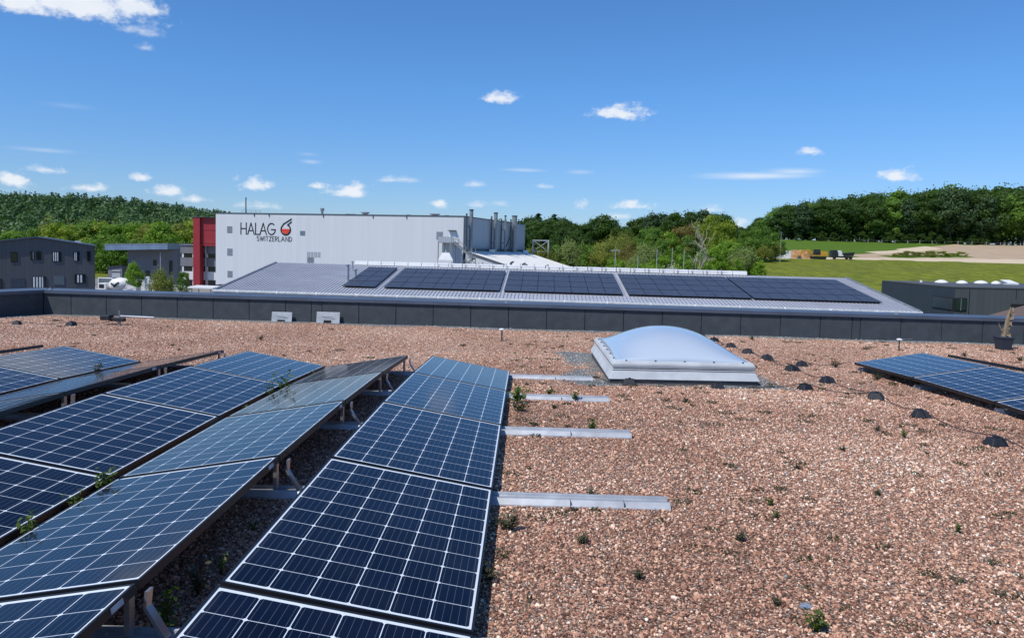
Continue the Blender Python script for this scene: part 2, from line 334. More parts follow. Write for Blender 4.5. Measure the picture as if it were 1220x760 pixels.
def ground_mat():
    m, N, L, B = new_mat('countryside ground')
    def attr(n):
        a = N.new('ShaderNodeAttribute'); a.attribute_name = n; return a.outputs['Fac']
    nbig = noise(N, L, .035, 6, rough=.62); nmid = noise(N, L, .35, 6, rough=.65, mapscale=(1, .5, 1)); nf = noise(N, L, 2.2, 4)
    gr = mixc(N, L, mathn(N, L, 'MULTIPLY', mathn(N, L, 'SUBTRACT', nmid, .3), 2.5, clamp=True), (.068, .098, .012), (.19, .205, .022))
    gr = mixc(N, L, mathn(N, L, 'MULTIPLY', mathn(N, L, 'SUBTRACT', nbig, .45), 2.4, clamp=True), gr, (.115, .125, .030))
    tuft = noise(N, L, .9, 8, rough=.72, mapscale=(1, .55, 1))
    tf = mathn(N, L, 'ADD', mathn(N, L, 'MULTIPLY', tuft, 1.9), .25)
    tv = N.new('ShaderNodeVectorMath'); tv.operation = 'SCALE'; L.new(gr, tv.inputs[0]); L.new(tf, tv.inputs['Scale']); gr = tv.outputs[0]
    lawn = mixc(N, L, nmid, (.062, .125, .016), (.115, .19, .024))
    c = mixc(N, L, attr('lawn'), gr, lawn)
    soil = mixc(N, L, nmid, (.34, .24, .15), (.62, .50, .36)); soil = mixc(N, L, mathn(N, L, 'MULTIPLY', nbig, .7), soil, (.40, .29, .19))
    sand = mixc(N, L, nmid, (.50, .39, .25), (.74, .62, .45))
    def mask(n, lo=.35, hi=.65):
        mr = N.new('ShaderNodeMapRange'); L.new(mathn(N, L, 'ADD', attr(n), mathn(N, L, 'MULTIPLY', mathn(N, L, 'SUBTRACT', nmid, .5), .5)), mr.inputs[0])
        mr.inputs[1].default_value = lo; mr.inputs[2].default_value = hi; return mr.outputs[0]
    c = mixc(N, L, mask('soil'), c, soil); c = mixc(N, L, mask('sand'), c, sand)
    asp = mixc(N, L, nmid, (.19, .185, .175), (.30, .29, .27))
    c = mixc(N, L, mask('paved'), c, asp)
    L.new(c, B.inputs['Base Color']); B.inputs['Roughness'].default_value = .95; B.inputs['Specular IOR Level'].default_value = .1
    bn = N.new('ShaderNodeBump'); bn.inputs['Strength'].default_value = .6; bn.inputs['Distance'].default_value = .3
    L.new(nf, bn.inputs['Height']); L.new(bn.outputs[0], B.inputs['Normal'])
    return m
MT['ground'] = ground_mat()

def dome_mat():
    m, N, L, B = new_mat('opal acrylic dome')
    nz = noise(N, L, 1.2, 4)
    L.new(mixc(N, L, nz, (.43, .505, .585), (.50, .575, .65)), B.inputs['Base Color'])
    B.inputs['Roughness'].default_value = .22; B.inputs['Coat Weight'].default_value = .6; B.inputs['Coat Roughness'].default_value = .08
    B.inputs['Subsurface Weight'].default_value = .0
    return m
MT['dome'] = dome_mat()
MT['skylight_frame'] = plain('weathered white frame', (.56, .585, .60), .55, 0, .2, 4)

# ------------------------------------------------------------------ geometry helpers
class MB:
    def __init__(s): s.v = []; s.f = []; s.uv = {}; s.mi = []
    def quad(s, pts, uv=None, mi=0):
        b = len(s.v); s.v += [tuple(p) for p in pts]; s.f.append(tuple(range(b, b+len(pts)))); s.mi.append(mi)
        if uv: s.uv[len(s.f)-1] = uv
        return s
    def box(s, lo, hi, xf=None, mi=0):
        x0, y0, z0 = lo; x1, y1, z1 = hi
        P = [(x0,y0,z0),(x1,y0,z0),(x1,y1,z0),(x0,y1,z0),(x0,y0,z1),(x1,y0,z1),(x1,y1,z1),(x0,y1,z1)]
        if xf is not None: P = [tuple(xf @ Vector(p)) for p in P]
        b = len(s.v); s.v += P
        for f in ((0,3,2,1),(4,5,6,7),(0,1,5,4),(1,2,6,5),(2,3,7,6),(3,0,4,7)):
            s.f.append(tuple(b+i for i in f)); s.mi.append(mi)
        return s
    def hull(s, bottom, top, mi=0):
        n = len(bottom); b = len(s.v); s.v += [tuple(p) for p in bottom] + [tuple(p) for p in top]
        s.f.append(tuple(b+i for i in reversed(range(n)))); s.f.append(tuple(b+n+i for i in range(n))); s.mi += [mi, mi]
        for i in range(n):
            j = (i+1) % n; s.f.append((b+i, b+j, b+n+j, b+n+i)); s.mi.append(mi)
        return s
    def tube(s, pts, rad, n=8, mi=0, cap=True):
        pts = [Vector(p) for p in pts]; rr = rad if isinstance(rad, (list, tuple)) else [rad]*len(pts)
        b = len(s.v); up0 = None
        for i, p in enumerate(pts):
            d = (pts[min(i+1, len(pts)-1)] - pts[max(i-1, 0)]).normalized()
            u = d.cross(Vector((0, 0, 1)) if abs(d.z) < .95 else Vector((1, 0, 0))).normalized(); w = d.cross(u)
            if up0 is not None and u.dot(up0) < 0: u = -u; w = -w
            up0 = u
            for k in range(n):
                a = 2*math.pi*k/n; s.v.append(tuple(p + (u*math.cos(a) + w*math.sin(a))*rr[i]))
        for i in range(len(pts)-1):
            for k in range(n):
                k2 = (k+1) % n
                s.f.append((b+i*n+k, b+i*n+k2, b+(i+1)*n+k2, b+(i+1)*n+k)); s.mi.append(mi)
        if cap:
            s.f.append(tuple(b+k for k in reversed(range(n)))); s.f.append(tuple(b+(len(pts)-1)*n+k for k in range(n))); s.mi += [mi, mi]
        return s
    def bar(s, a, b, w, h=None, mi=0):
        a = Vector(a); b = Vector(b); h = h or w; d = (b-a).normalized()
        u = d.cross(Vector((0, 0, 1)) if abs(d.z) < .99 else Vector((1, 0, 0))).normalized(); v = u.cross(d)
        c = lambda p: [p-u*w/2-v*h/2, p+u*w/2-v*h/2, p+u*w/2+v*h/2, p-u*w/2+v*h/2]
        return s.hull(c(a), c(b), mi)
    def lathe(s, c, prof, n=16, mi=0):
        b = len(s.v)
        for r, z in prof:
            for k in range(n):
                a = 2*math.pi*k/n; s.v.append((c[0]+r*math.cos(a), c[1]+r*math.sin(a), c[2]+z))
        for i in range(len(prof)-1):
            for k in range(n):
                k2 = (k+1) % n; s.f.append((b+i*n+k, b+i*n+k2, b+(i+1)*n+k2, b+(i+1)*n+k)); s.mi.append(mi)
        s.f.append(tuple(b+k for k in reversed(range(n)))); s.f.append(tuple(b+(len(prof)-1)*n+k for k in range(n))); s.mi += [mi, mi]
        return s
    def mesh(s, name, mats):
        me = bpy.data.meshes.new(name); me.from_pydata(s.v, [], s.f)
        for m in (mats if isinstance(mats, (list, tuple)) else [mats]): me.materials.append(MT[m] if isinstance(m, str) else m)
        if any(s.mi): me.polygons.foreach_set('material_index', s.mi)
        if s.uv:
            ul = me.uv_layers.new(name='UVMap')
            for p in me.polygons:
                if p.index in s.uv:
                    for li, u in zip(p.loop_indices, s.uv[p.index]): ul.data[li].uv = u
        bm = bmesh.new(); bm.from_mesh(me); bmesh.ops.recalc_face_normals(bm, faces=bm.faces); bm.to_mesh(me); bm.free()
        me.update(); return me
    def build(s, name, mats, parent=None, smooth=False, bevel=0.0):
        me = s.mesh(name, mats)
        if smooth: me.polygons.foreach_set('use_smooth', [True]*len(me.polygons))
        o = bpy.data.objects.new(name, me); COL.objects.link(o)
        if parent is not None: o.parent = parent
        if bevel:
            md = o.modifiers.new('bevel', 'BEVEL'); md.width = bevel; md.segments = 2; md.limit_method = 'ANGLE'
        return o
def tag(o, label=None, cat=None, group=None, kind=None):
    if label: o['label'] = label
    if cat: o['category'] = cat
    if group: o['group'] = group
    if kind: o['kind'] = kind
    return o
def thing(name, label, cat, loc=(0, 0, 0), rotz=0.0, group=None):
    o = bpy.data.objects.new(name, None); COL.objects.link(o)
    o.location = loc; o.rotation_euler = (0, 0, rotz); o.empty_display_size = .2
    return tag(o, label, cat, group)
def copy_tree(o, parent=None):
    c = o.copy(); COL.objects.link(c)
    if parent is not None: c.parent = parent
    for ch in list(o.children): copy_tree(ch, c)
    return c
ORD = ['first', 'second', 'third', 'fourth', 'fifth', 'sixth', 'seventh', 'eighth', 'ninth', 'tenth', 'eleventh', 'twelfth']

# ------------------------------------------------------------------ ground, terrain
def sst(a, b, x):
    t = np.clip((x-a)/(b-a), 0, 1); return t*t*(3-2*t)
def terrain(x, y):
    x = np.asarray(x, float); y = np.asarray(y, float)
    r = np.interp(y, [90, 150, 200, 240, 260, 330, 380, 420, 600, 1200], [0, 4, 7.2, 9.3, 10.1, 14, 18.7, 19.5, 17, 10])
    h = np.interp(x, [-900, -700, -485, -384, -330, -291, -200, -80], [30, 33, 36, 35, 28, 22, 12, 0])*sst(360, 720, y)
    far = sst(800, 1600, np.hypot(x, y))
    return (-9 + r*sst(-20, 40, x) + h)*(1-far) + far*(-6)
def build_ground():
    xs = np.unique(np.concatenate([np.array([-9000, -5000, -3000, -2000, -1500]), np.arange(-1200, 60, 20), np.arange(-40, 300, 4), np.arange(300, 900, 30), np.array([1200, 2000, 4000, 9000])])).astype(float)
    ys = np.unique(np.concatenate([np.array([-9000, -3000, -800, -200]), np.arange(-60, 200, 10), np.arange(150, 420, 3.5), np.arange(420, 1200, 25), np.array([1500, 2200, 4000, 9000])])).astype(float)
    X, Y = np.meshgrid(xs, ys); Z = terrain(X, Y)
    nx, ny = len(xs), len(ys)
    V = np.stack([X, Y, Z], -1).reshape(-1, 3)
    idx = np.arange(nx*ny).reshape(ny, nx)
    F = np.stack([idx[:-1, :-1], idx[:-1, 1:], idx[1:, 1:], idx[1:, :-1]], -1).reshape(-1, 4)
    me = bpy.data.meshes.new('ground'); me.from_pydata(V.tolist(), [], F.tolist())
    x, y = V[:, 0], V[:, 1]
    # ploughed field and site track
    wob = 4*np.sin(x*.11)+3*np.sin(x*.31+1)
    diag = 311 + (x-143)*1.02      # upper left edge of the field runs away to the right
    soil = ((y > 262+wob*.4) & (y < np.minimum(diag, 376+wob*.5)) & (x > 118)).astype(float)
    track = ((np.abs(y-(256+(x-80)*.22)) < 6) & (x > 74) & (x < 190)).astype(float)
    strip = ((np.abs(y-(283+(x-135)*.5)) < 8) & (x > 128) & (x < 172)).astype(float)
    far_soil = ((np.abs(y-352) < 9) & (x > -5) & (x < 60)).astype(float)
    soil = np.maximum(np.maximum(soil*(1-strip), track), far_soil)
    lawn = ((y > 262) & (soil < .5)).astype(float)*(x > 60)
    paved = ((x > -130) & (x < 16) & (y > -80) & (y < 205)).astype(float)
    sand = np.maximum(track, ((np.abs(y-(264+wob*.3)) < 6) & (x > 128)).astype(float)*(1-strip)); sand = np.maximum(sand, ((np.abs(y-diag) < 7) & (x > 138) & (x < 185)).astype(float))
    for n, a in (('sand', sand), ('soil', soil), ('lawn', lawn), ('paved', paved)):
        at = me.attributes.new(n, 'FLOAT', 'POINT'); at.data.foreach_set('value', a.astype(np.float32))
    me.polygons.foreach_set('use_smooth', [True]*len(me.polygons)); me.materials.append(MT['ground'])
    o = bpy.data.objects.new('ground', me); COL.objects.link(o); tag(o, kind='structure')
build_ground()

# ------------------------------------------------------------------ our roof: gravel bed and parapet
GY = [-8, 1.2, 2.85, 4.5, 6.2, 7.9, 9.5, 12, 18]; GZ = [-.06, -.04, .01, .036, .05, .018, -.04, -.08, -.09]
def g(y): return np.interp(y, GY, GZ)
# inner foot of the parapet: front line and left return
PC = Vector((-10.48, 16.44, 0)); PR = Vector((24.0, 14.7, 0)); PL = Vector((-14.2, 6.0, 0))
def front_y(x): return PC.y + (x-PC.x)*(PR.y-PC.y)/(PR.x-PC.x)
SKX0, SKX1, SKY0, SKY1 = 1.04, 2.90, 9.2, 11.95
def greyness(x, y):
    wob = .12*np.sin(x*3.1+y*2.3)+.07*np.sin(x*7.7-y*5.1)+.05*np.sin(y*13.+x*3)
    dx = np.maximum(np.maximum(SKX0-.35-x, x-SKX1-.25), 0); dy = np.maximum(np.maximum(SKY0-.05-y, y-SKY1-.3), 0)
    sk = 1-sst(-.05, .12, np.hypot(dx, dy)+wob*.6-.03)
    st = sst(front_y(x)-.42, front_y(x)-.22, y+wob*.6)
    lx = PC.x+(PL.x-PC.x)*(PC.y-y)/(PC.y-PL.y)
    ls = 1-sst(lx+.2, lx+.4, x+wob*.5)
    return np.clip(np.maximum(np.maximum(sk, st), ls), 0, 1)
def build_roof_bed():
    xs = np.unique(np.concatenate([np.arange(-16, 26.1, .5), np.arange(.4, 3.6, .08)])); ys = np.unique(np.concatenate([np.arange(-8, 17.01, .25), np.arange(8.6, 16.9, .08)]))
    X, Y = np.meshgrid(xs, ys); Z = g(Y) + .006*np.sin(X*1.9+Y*.7)*np.sin(Y*1.3)
    nx, ny = len(xs), len(ys); V = np.stack([X, Y, Z], -1).reshape(-1, 3)
    idx = np.arange(nx*ny).reshape(ny, nx)
    F = np.stack([idx[:-1, :-1], idx[:-1, 1:], idx[1:, 1:], idx[1:, :-1]], -1).reshape(-1, 4)
    c = V[F].mean(1)
    keep = (c[:, 1] < front_y(c[:, 0])+.1) & (c[:, 0] > PC.x+(PL.x-PC.x)*(PC.y-c[:, 1])/(PC.y-PL.y)-.1)
    me = bpy.data.meshes.new('gravel_bed'); me.from_pydata(V.tolist(), [], F[keep].tolist())
    at = me.attributes.new('greyness', 'FLOAT', 'POINT'); at.data.foreach_set('value', greyness(V[:, 0], V[:, 1]).astype(np.float32))
    me.polygons.foreach_set('use_smooth', [True]*len(me.polygons)); me.materials.append(MT['gravel'])
    o = bpy.data.objects.new('roof_ground', me); COL.objects.link(o); tag(o, kind='structure')
build_roof_bed()

def build_stones():
    P = []
    def scatter(y0, y1, dens):
        n = int((y1-y0)*30*dens*.7); y = rng.uniform(y0, y1, n); x = rng.uniform(-11, 14, n)
        k = (np.abs(x+.02) < y*.70+.5)
        P.append(np.stack([x[k], y[k]], -1))
    scatter(2.0, 4.2, 7400); scatter(4.2, 6.5, 6200); scatter(6.5, 9.0, 4000); scatter(9.0, 16.0, 1700)
    P2 = np.concatenate(P); x, y = P2[:, 0], P2[:, 1]
    k = (y < front_y(x)-.02) & (x > PC.x+(PL.x-PC.x)*(PC.y-y)/(PC.y-PL.y)+.02) & ~((x > SKX0-.02) & (x < SKX1+.02) & (y > SKY0) & (y < SKY1))
    x, y = x[k], y[k]; n = len(x)
    z = g(y) + .006*np.sin(x*1.9+y*.7)*np.sin(y*1.3) + rng.uniform(-.002, .004, n)
    me = bpy.data.meshes.new('gravel'); me.from_pydata(np.stack([x, y, z], -1).tolist(), [], [])
    s = rng.lognormal(math.log(.0055), .34, n)*(1+.25*sst(6, 10, y))
    sc = np.stack([s*rng.uniform(.9, 1.5, n), s*rng.uniform(.7, 1.1, n), s*rng.uniform(.45, .9, n)], -1)
    rot = np.stack([rng.normal(0, .5, n), rng.normal(0, .5, n), rng.uniform(0, 6.283, n)], -1)
    patch = .5+.28*np.sin(x*1.3+2*np.sin(y*.8))*np.sin(y*1.1+1.5*np.sin(x*.6))
    tone = np.clip(rng.beta(1.6, 1.9, n) + (patch-.5)*.36, 0, 1)
    gr = (rng.random(n) < np.maximum(greyness(x, y), .012)).astype(np.float32)
    for nm, t, a in (('scl', 'FLOAT_VECTOR', sc), ('rot', 'FLOAT_VECTOR', rot)):
        at = me.attributes.new(nm, t, 'POINT'); at.data.foreach_set('vector', a.astype(np.float32).ravel())
    for nm, a in (('tone', tone), ('grey', gr)):
        at = me.attributes.new(nm, 'FLOAT', 'POINT'); at.data.foreach_set('value', a.astype(np.float32))
    o = bpy.data.objects.new('gravel', me); COL.objects.link(o); tag(o, 'loose reddish crushed brick gravel covering the flat roof', 'gravel', kind='stuff')
    ng = bpy.data.node_groups.new('gravel_stones', 'GeometryNodeTree')
    ng.interface.new_socket('Geometry', in_out='INPUT', socket_type='NodeSocketGeometry'); ng.interface.new_socket('Geometry', in_out='OUTPUT', socket_type='NodeSocketGeometry')
    N = ng.nodes; L = ng.links
    gi = N.new('NodeGroupInput'); go = N.new('NodeGroupOutput')
    ico = N.new('GeometryNodeMeshIcoSphere'); ico.inputs['Radius'].default_value = 1; ico.inputs['Subdivisions'].default_value = 1
    nz = N.new('ShaderNodeTexNoise'); nz.inputs['Scale'].default_value = 1.1
    sub = N.new('ShaderNodeVectorMath'); sub.operation = 'SUBTRACT'; L.new(nz.outputs['Color'], sub.inputs[0]); sub.inputs[1].default_value = (.5, .5, .5)
    scv = N.new('ShaderNodeVectorMath'); scv.operation = 'SCALE'; L.new(sub.outputs[0], scv.inputs[0]); scv.inputs['Scale'].default_value = 1.0
    sp = N.new('GeometryNodeSetPosition'); L.new(ico.outputs[0], sp.inputs['Geometry']); L.new(scv.outputs[0], sp.inputs['Offset'])
    ss = N.new('GeometryNodeSetShadeSmooth'); ss.inputs['Shade Smooth'].default_value = False; L.new(sp.outputs[0], ss.inputs[0])
    sm = N.new('GeometryNodeSetMaterial'); sm.inputs['Material'].default_value = MT['stone']; L.new(ss.outputs[0], sm.inputs[0])
    iop = N.new('GeometryNodeInstanceOnPoints'); L.new(gi.outputs[0], iop.inputs['Points']); L.new(sm.outputs[0], iop.inputs['Instance'])
    a1 = N.new('GeometryNodeInputNamedAttribute'); a1.data_type = 'FLOAT_VECTOR'; a1.inputs['Name'].default_value = 'scl'
    a2 = N.new('GeometryNodeInputNamedAttribute'); a2.data_type = 'FLOAT_VECTOR'; a2.inputs['Name'].default_value = 'rot'
    e2r = N.new('FunctionNodeEulerToRotation'); L.new(a2.outputs[0], e2r.inputs[0])
    L.new(a1.outputs[0], iop.inputs['Scale']); L.new(e2r.outputs[0], iop.inputs['Rotation'])
    L.new(iop.outputs[0], go.inputs[0])
    md = o.modifiers.new('stones', 'NODES'); md.node_group = ng
    print('stones', n)
build_stones()

def build_parapet():
    t = thing('parapet_wall', 'dark grey panelled parapet wall with blue grey metal coping around the gravel roof', 'wall', (PC.x, PC.y, -.09))
    Hh = .53
    def run(a, b, z0, first, joints):
        """cladding sheets from a to b, inside face towards us"""
        a = Vector((a.x-PC.x, a.y-PC.y, 0)); b = Vector((b.x-PC.x, b.y-PC.y, 0)); d = (b-a).normalized(); n = Vector((-d.y, d.x, 0)); L = (b-a).length
        xf = Matrix(((d.x, n.x, 0, a.x), (d.y, n.y, 0, a.y), (0, 0, 1, 0), (0, 0, 0, 1)))
        core = MB().box((-.02, .03, -.1), (L+.4, .26, Hh-.03), xf); core.box((-.02, .27, -9), (L+.4, .33, -.02), xf)
        cl = MB(); s = 0.0
        for i, e in enumerate(joints + [L]):
            cl.box((s+.006, 0+(i % 3)*.0015, -.06), (min(e, L)-.006, .028, Hh-.055), xf); s = e
        return core, cl, xf, L
    # joint positions along the front wall
    J = [j for j in np.arange(.62, 34.5, .795)]
    J = sorted(J + [5.95, 17.15])
    core, cl, xf, L = run(PC, PR, 0, 0, J)
    core.build('wall_core', 'dark_gap', t); cl.build('cladding', 'cladding', t, bevel=.003)
    core, cl2, xf2, L2 = run(PL, PC, 0, 0, [j for j in np.arange(.3, 10.5, .8)])
    core.build('wall_core', 'dark_gap', t); cl2.build('cladding', 'cladding', t, bevel=.003)
    # coping: sloped top sheet with a drip edge, in lengths
    cp = MB()
    def cop(xf, a, b, z):
        cp.hull([xf @ Vector(p) for p in ((a, -.035, z-.075), (b, -.035, z-.075), (b, -.028, z-.075), (a, -.028, z-.075))],
                [xf @ Vector(p) for p in ((a, -.035, z-.012), (b, -.035, z-.012), (b, -.028, z-.012), (a, -.028, z-.012))])
        cp.hull([xf @ Vector(p) for p in ((a, -.036, z-.014), (b, -.036, z-.014), (b, .40, z+.006), (a, .40, z+.006))],
                [xf @ Vector(p) for p in ((a, -.036, z-.008), (b, -.036, z-.008), (b, .40, z+.012), (a, .40, z+.012))])
        cp.box((a, .394, z-.09), (b, .402, z+.004), xf)
    s = -.0
    for e in list(np.arange(3.1, L, 3.0)) + [L]:
        cop(xf, s+.002, e-.002, Hh); cp.box((e-.03, -.041, Hh-.072), (e+.03, -.0365, Hh-.012), xf); s = e
    s = 0
    for e in (3.4, 6.4, L2+.3):
        cop(xf2, s+.002, e-.002, Hh+.004); s = e
    cp.build('coping', 'cap', t)
    # small holders of the lightning conductor on the coping
    for sx in (.15, 10.1, 18.0, 23.2):
        c = xf @ Vector((sx, .0, Hh)); MB().box((c.x-.03, c.y-.02, c.z-.005), (c.x+.03, c.y+.05, c.z+.02)).tube([(c.x, c.y, c.z+.02), (c.x, c.y, c.z+.05)], .012, 6).build('conductor_clip', 'alu', t)
    return t
build_parapet()

# ------------------------------------------------------------------ solar panels on the roof
PW, PLEN, PGAP = .970, 1.6245, .0497
ZP = [-.0457, .0059, .0376, .0407, .0109, -.0494, -.09]
def zrow(i, far):   # height profile of the rows over the uneven roof
    return float(np.interp(i + (.985 if far else .015), range(7), ZP))
def panel_meshes():
    fr = MB(); w = .011; h = .035
    for lo, hi in (((-w, -w, -h), (0, PLEN+w, .0025)), ((PW, -w, -h), (PW+w, PLEN+w, .0025)), ((0, -w, -h), (PW, 0, .0025)), ((0, PLEN, -h), (PW, PLEN+w, .0025))):
        fr.box(lo, hi)
    gl = MB()
    gl.quad([(0, 0, 0), (PW, 0, 0), (PW, PLEN, 0), (0, PLEN, 0)], [(0, 0), (PW, 0), (PW, PLEN), (0, PLEN)])
    bk = MB().box((.001, .001, -.010), (PW-.001, PLEN-.001, -.004))
    jb = MB().box((PW/2-.07, PLEN-.22, -.03), (PW/2+.07, PLEN-.10, -.0105))
    return fr.mesh('frame', 'black_frame'), gl.mesh('cells', 'pv'), bk.mesh('back_sheet', 'white_plate'), jb.mesh('junction_box', 'black_plastic')
FRM, CEL, BCK, JBX = panel_meshes()
CLAMP = MB().box((-.03, -.022, -.02), (.03, .022, .004)).mesh('clamp', 'black_frame')
STK = MB().quad([(0, 0, 0), (0, .085, 0), (0, .085, .024), (0, 0, .024)]).mesh('sticker', 'sticker')
PANELG = 'solar panels mounted in tilted rows on the gravel roof'
panel_proto = None
def make_panel():
    t = thing('solar_panel', 'x', 'solar panel')
    for nm, me in (('frame', FRM), ('cells', CEL), ('back_sheet', BCK), ('junction_box', JBX)):
        o = bpy.data.objects.new(nm, me); COL.objects.link(o); o.parent = t
    return t
def place_panel(xlow, y0, i, side, th, label, sticker=False):
    """side +1: high edge to the right of the low edge, -1: to the left"""
    global panel_proto
    if panel_proto is None: t = panel_proto = make_panel()
    else: t = copy_tree(panel_proto)
    yn = y0 + i*(PLEN+PGAP); z0 = .0885+zrow(i, False); z1 = .0885+zrow(i, True)
    ylen = PLEN; pitch = math.atan2(z1-z0, ylen)
    if side > 0: rot = Matrix.Rotation(pitch, 4, 'X') @ Matrix.Rotation(-th, 4, 'Y'); loc = Vector((xlow, yn, z0))
    else:        # local x runs from the high edge down to the low edge
        rot = Matrix.Rotation(pitch, 4, 'X') @ Matrix.Rotation(th, 4, 'Y'); loc = Vector((xlow-PW*math.cos(th), yn, z0+PW*math.sin(th)))
    t.matrix_world = Matrix.Translation(loc) @ rot
    tag(t, label, 'solar panel', PANELG)
    if sticker:
        o = bpy.data.objects.new('sticker', STK); COL.objects.link(o); o.parent = t
        o.location = (PW+.0125, PLEN-.17, -.029)
    return t
NEAR = ['cut off by photo bottom', 'second from the camera', 'third from the camera', 'second from the far end', 'at the far end']
TH = .1685
X4, X3, X2 = -.175, -2.420, -2.510
X1H = X2-PW*math.cos(TH)-.333; X1 = X1H-PW*math.cos(TH); X0 = X1-.09; XM = X0-PW*math.cos(TH)-.333-PW*math.cos(TH)
for i in range(5): place_panel(X4, 1.183, i, -1, .1689, 'dark solar panel in the row beside bare rails, ' + NEAR[i])
for i in range(5): place_panel(X3, 1.181, i, 1, .1682, 'solar panel reflecting pale sky, high edge by the open gap, ' + NEAR[i], i < 3)
for i in range(5): place_panel(X2, 1.207, i, -1, .166, 'navy solar panel in the row left of the weedy valley, ' + NEAR[i])
for i in range(1, 5): place_panel(X1, 1.20, i, 1, TH, 'solar panel seen nearly edge on in the sliver row, ' + NEAR[i], i > 2)
for i in range(2, 5): place_panel(X0, 1.19, i, -1, TH, 'pale blue solar panel in the leftmost row with visible cells, ' + NEAR[i])
for i in range(3, 5): place_panel(XM, 1.25, i, 1, TH, 'solar panel seen only as a dark edge at far left, ' + NEAR[i])
# array on the right
XA = 4.84; YA = 11.17-5*(PLEN+PGAP)+.05
for i in range(2, 5): place_panel(XA, YA, i, 1, TH, 'blue solar panel in front row of right array, ' + ['', '', 'cut off at the photo edge', 'second from the far end', 'at the far end'][i])
XB = XA+PW*math.cos(TH)*2+.333
for i in range(2, 5): place_panel(XB, YA-.1, i, -1, TH, 'right hand array panel facing away behind the front row, ' + ['', '', 'nearest the camera', 'second from the far end', 'at the far end'][i])
for i in range(3, 5): place_panel(XB+.09, YA-.12, i, 1, TH, 'right hand array panel at the photo edge beyond the dark edge, ' + ['', '', '', 'nearer one', 'at the far end'][i])

# base rails, one under each joint, with ridge stands
def base_rail_mesh(x0, x1, name='base_rail'):
    m = MB()
    # wide pressed sheet channel: two flanges and a raised web
    prof = [(-.098, -.005), (-.095, .008), (-.066, .038), (-.046, .038), (-.040, .018), (.040, .018), (.046, .036), (.062, .036), (.090, .018), (.093, -.005)]
    n = len(prof)
    b = len(m.v)
    for x in (x0, x1):
        for py, pz in prof: m.v.append((x, py, pz))
    for k in range(n):
        k2 = (k+1) % n; m.f.append((b+k, b+k2, b+n+k2, b+n+k)); m.mi.append(0)
    m.f.append(tuple(b+k for k in reversed(range(n)))); m.f.append(tuple(b+n+k for k in range(n))); m.mi += [0, 0]
    return m
def stand(parent, x, xn):
    """upright and bent strut that hold the high edge"""
    MB().box((x-.03, -.02, .018), (x-.008, .02, .20)).build('upright', 'alu', parent)
    s = MB(); a = Vector((x+.125*xn, 0, .03)); b = Vector((x+.052*xn, 0, .15)); c = Vector((x+.058*xn, 0, .215))
    s.hull([a+Vector((-.009, -.022, 0)), a+Vector((.009, -.022, 0)), a+Vector((.009, .022, 0)), a+Vector((-.009, .022, 0))], [b+Vector((-.007, -.022, 0)), b+Vector((.007, -.022, 0)), b+Vector((.007, .022, 0)), b+Vector((-.007, .022, 0))])
    s.hull([b+Vector((-.006, -.022, 0)), b+Vector((.006, -.022, 0)), b+Vector((.006, .022, 0)), b+Vector((-.006, .022, 0))], [c+Vector((-.006, -.022, 0)), c+Vector((.006, -.022, 0)), c+Vector((.006, .022, 0)), c+Vector((-.006, .022, 0))])
    s.build('strut', 'alu', parent)
RAILY = [2.84, 4.57, 6.26, 7.90, 9.50]
RL = ['just visible at the bottom of the photo', 'nearest and longest bare end on the gravel', 'second bare end on the gravel', 'third bare end on the gravel', 'farthest, ending beside the skylight']
for k, y in enumerate([1.19] + RAILY):
    if k == 0: continue
    i = k-1
    t = thing('base_rail', 'aluminium rail under the panel rows, ' + RL[i], 'mounting rail', (0, y, float(g(y))), 0, 'aluminium rails under the solar panels')
    base_rail_mesh(-7.0, [.9, .9, .9, .9, .87][i]).build('rail', 'alu_dull', t, bevel=.002)
    xr = X3+PW*math.cos(TH)+.02
    stand(t, xr-.03, 1); stand(t, X1H-.01, 1)
    for sx in ([.3, .62] if i == 1 else [.4]): MB().box((sx, -.097, .0), (sx+.002, -.045, .0395)).build('joint_strip', 'dark_steel', t)
for k, y in enumerate([11.1, 9.5, 7.85]):
    t = thing('base_rail', 'short rail under the right hand array, ' + ['farthest one', 'middle one', 'nearest one'][k], 'mounting rail', (0, y, float(g(y))), 0, 'rails under the right hand panels')
    base_rail_mesh(XA+.05, XB+1.0).build('rail', 'alu_dull', t)
    stand(t, XA+PW*math.cos(TH)-.01, 1)

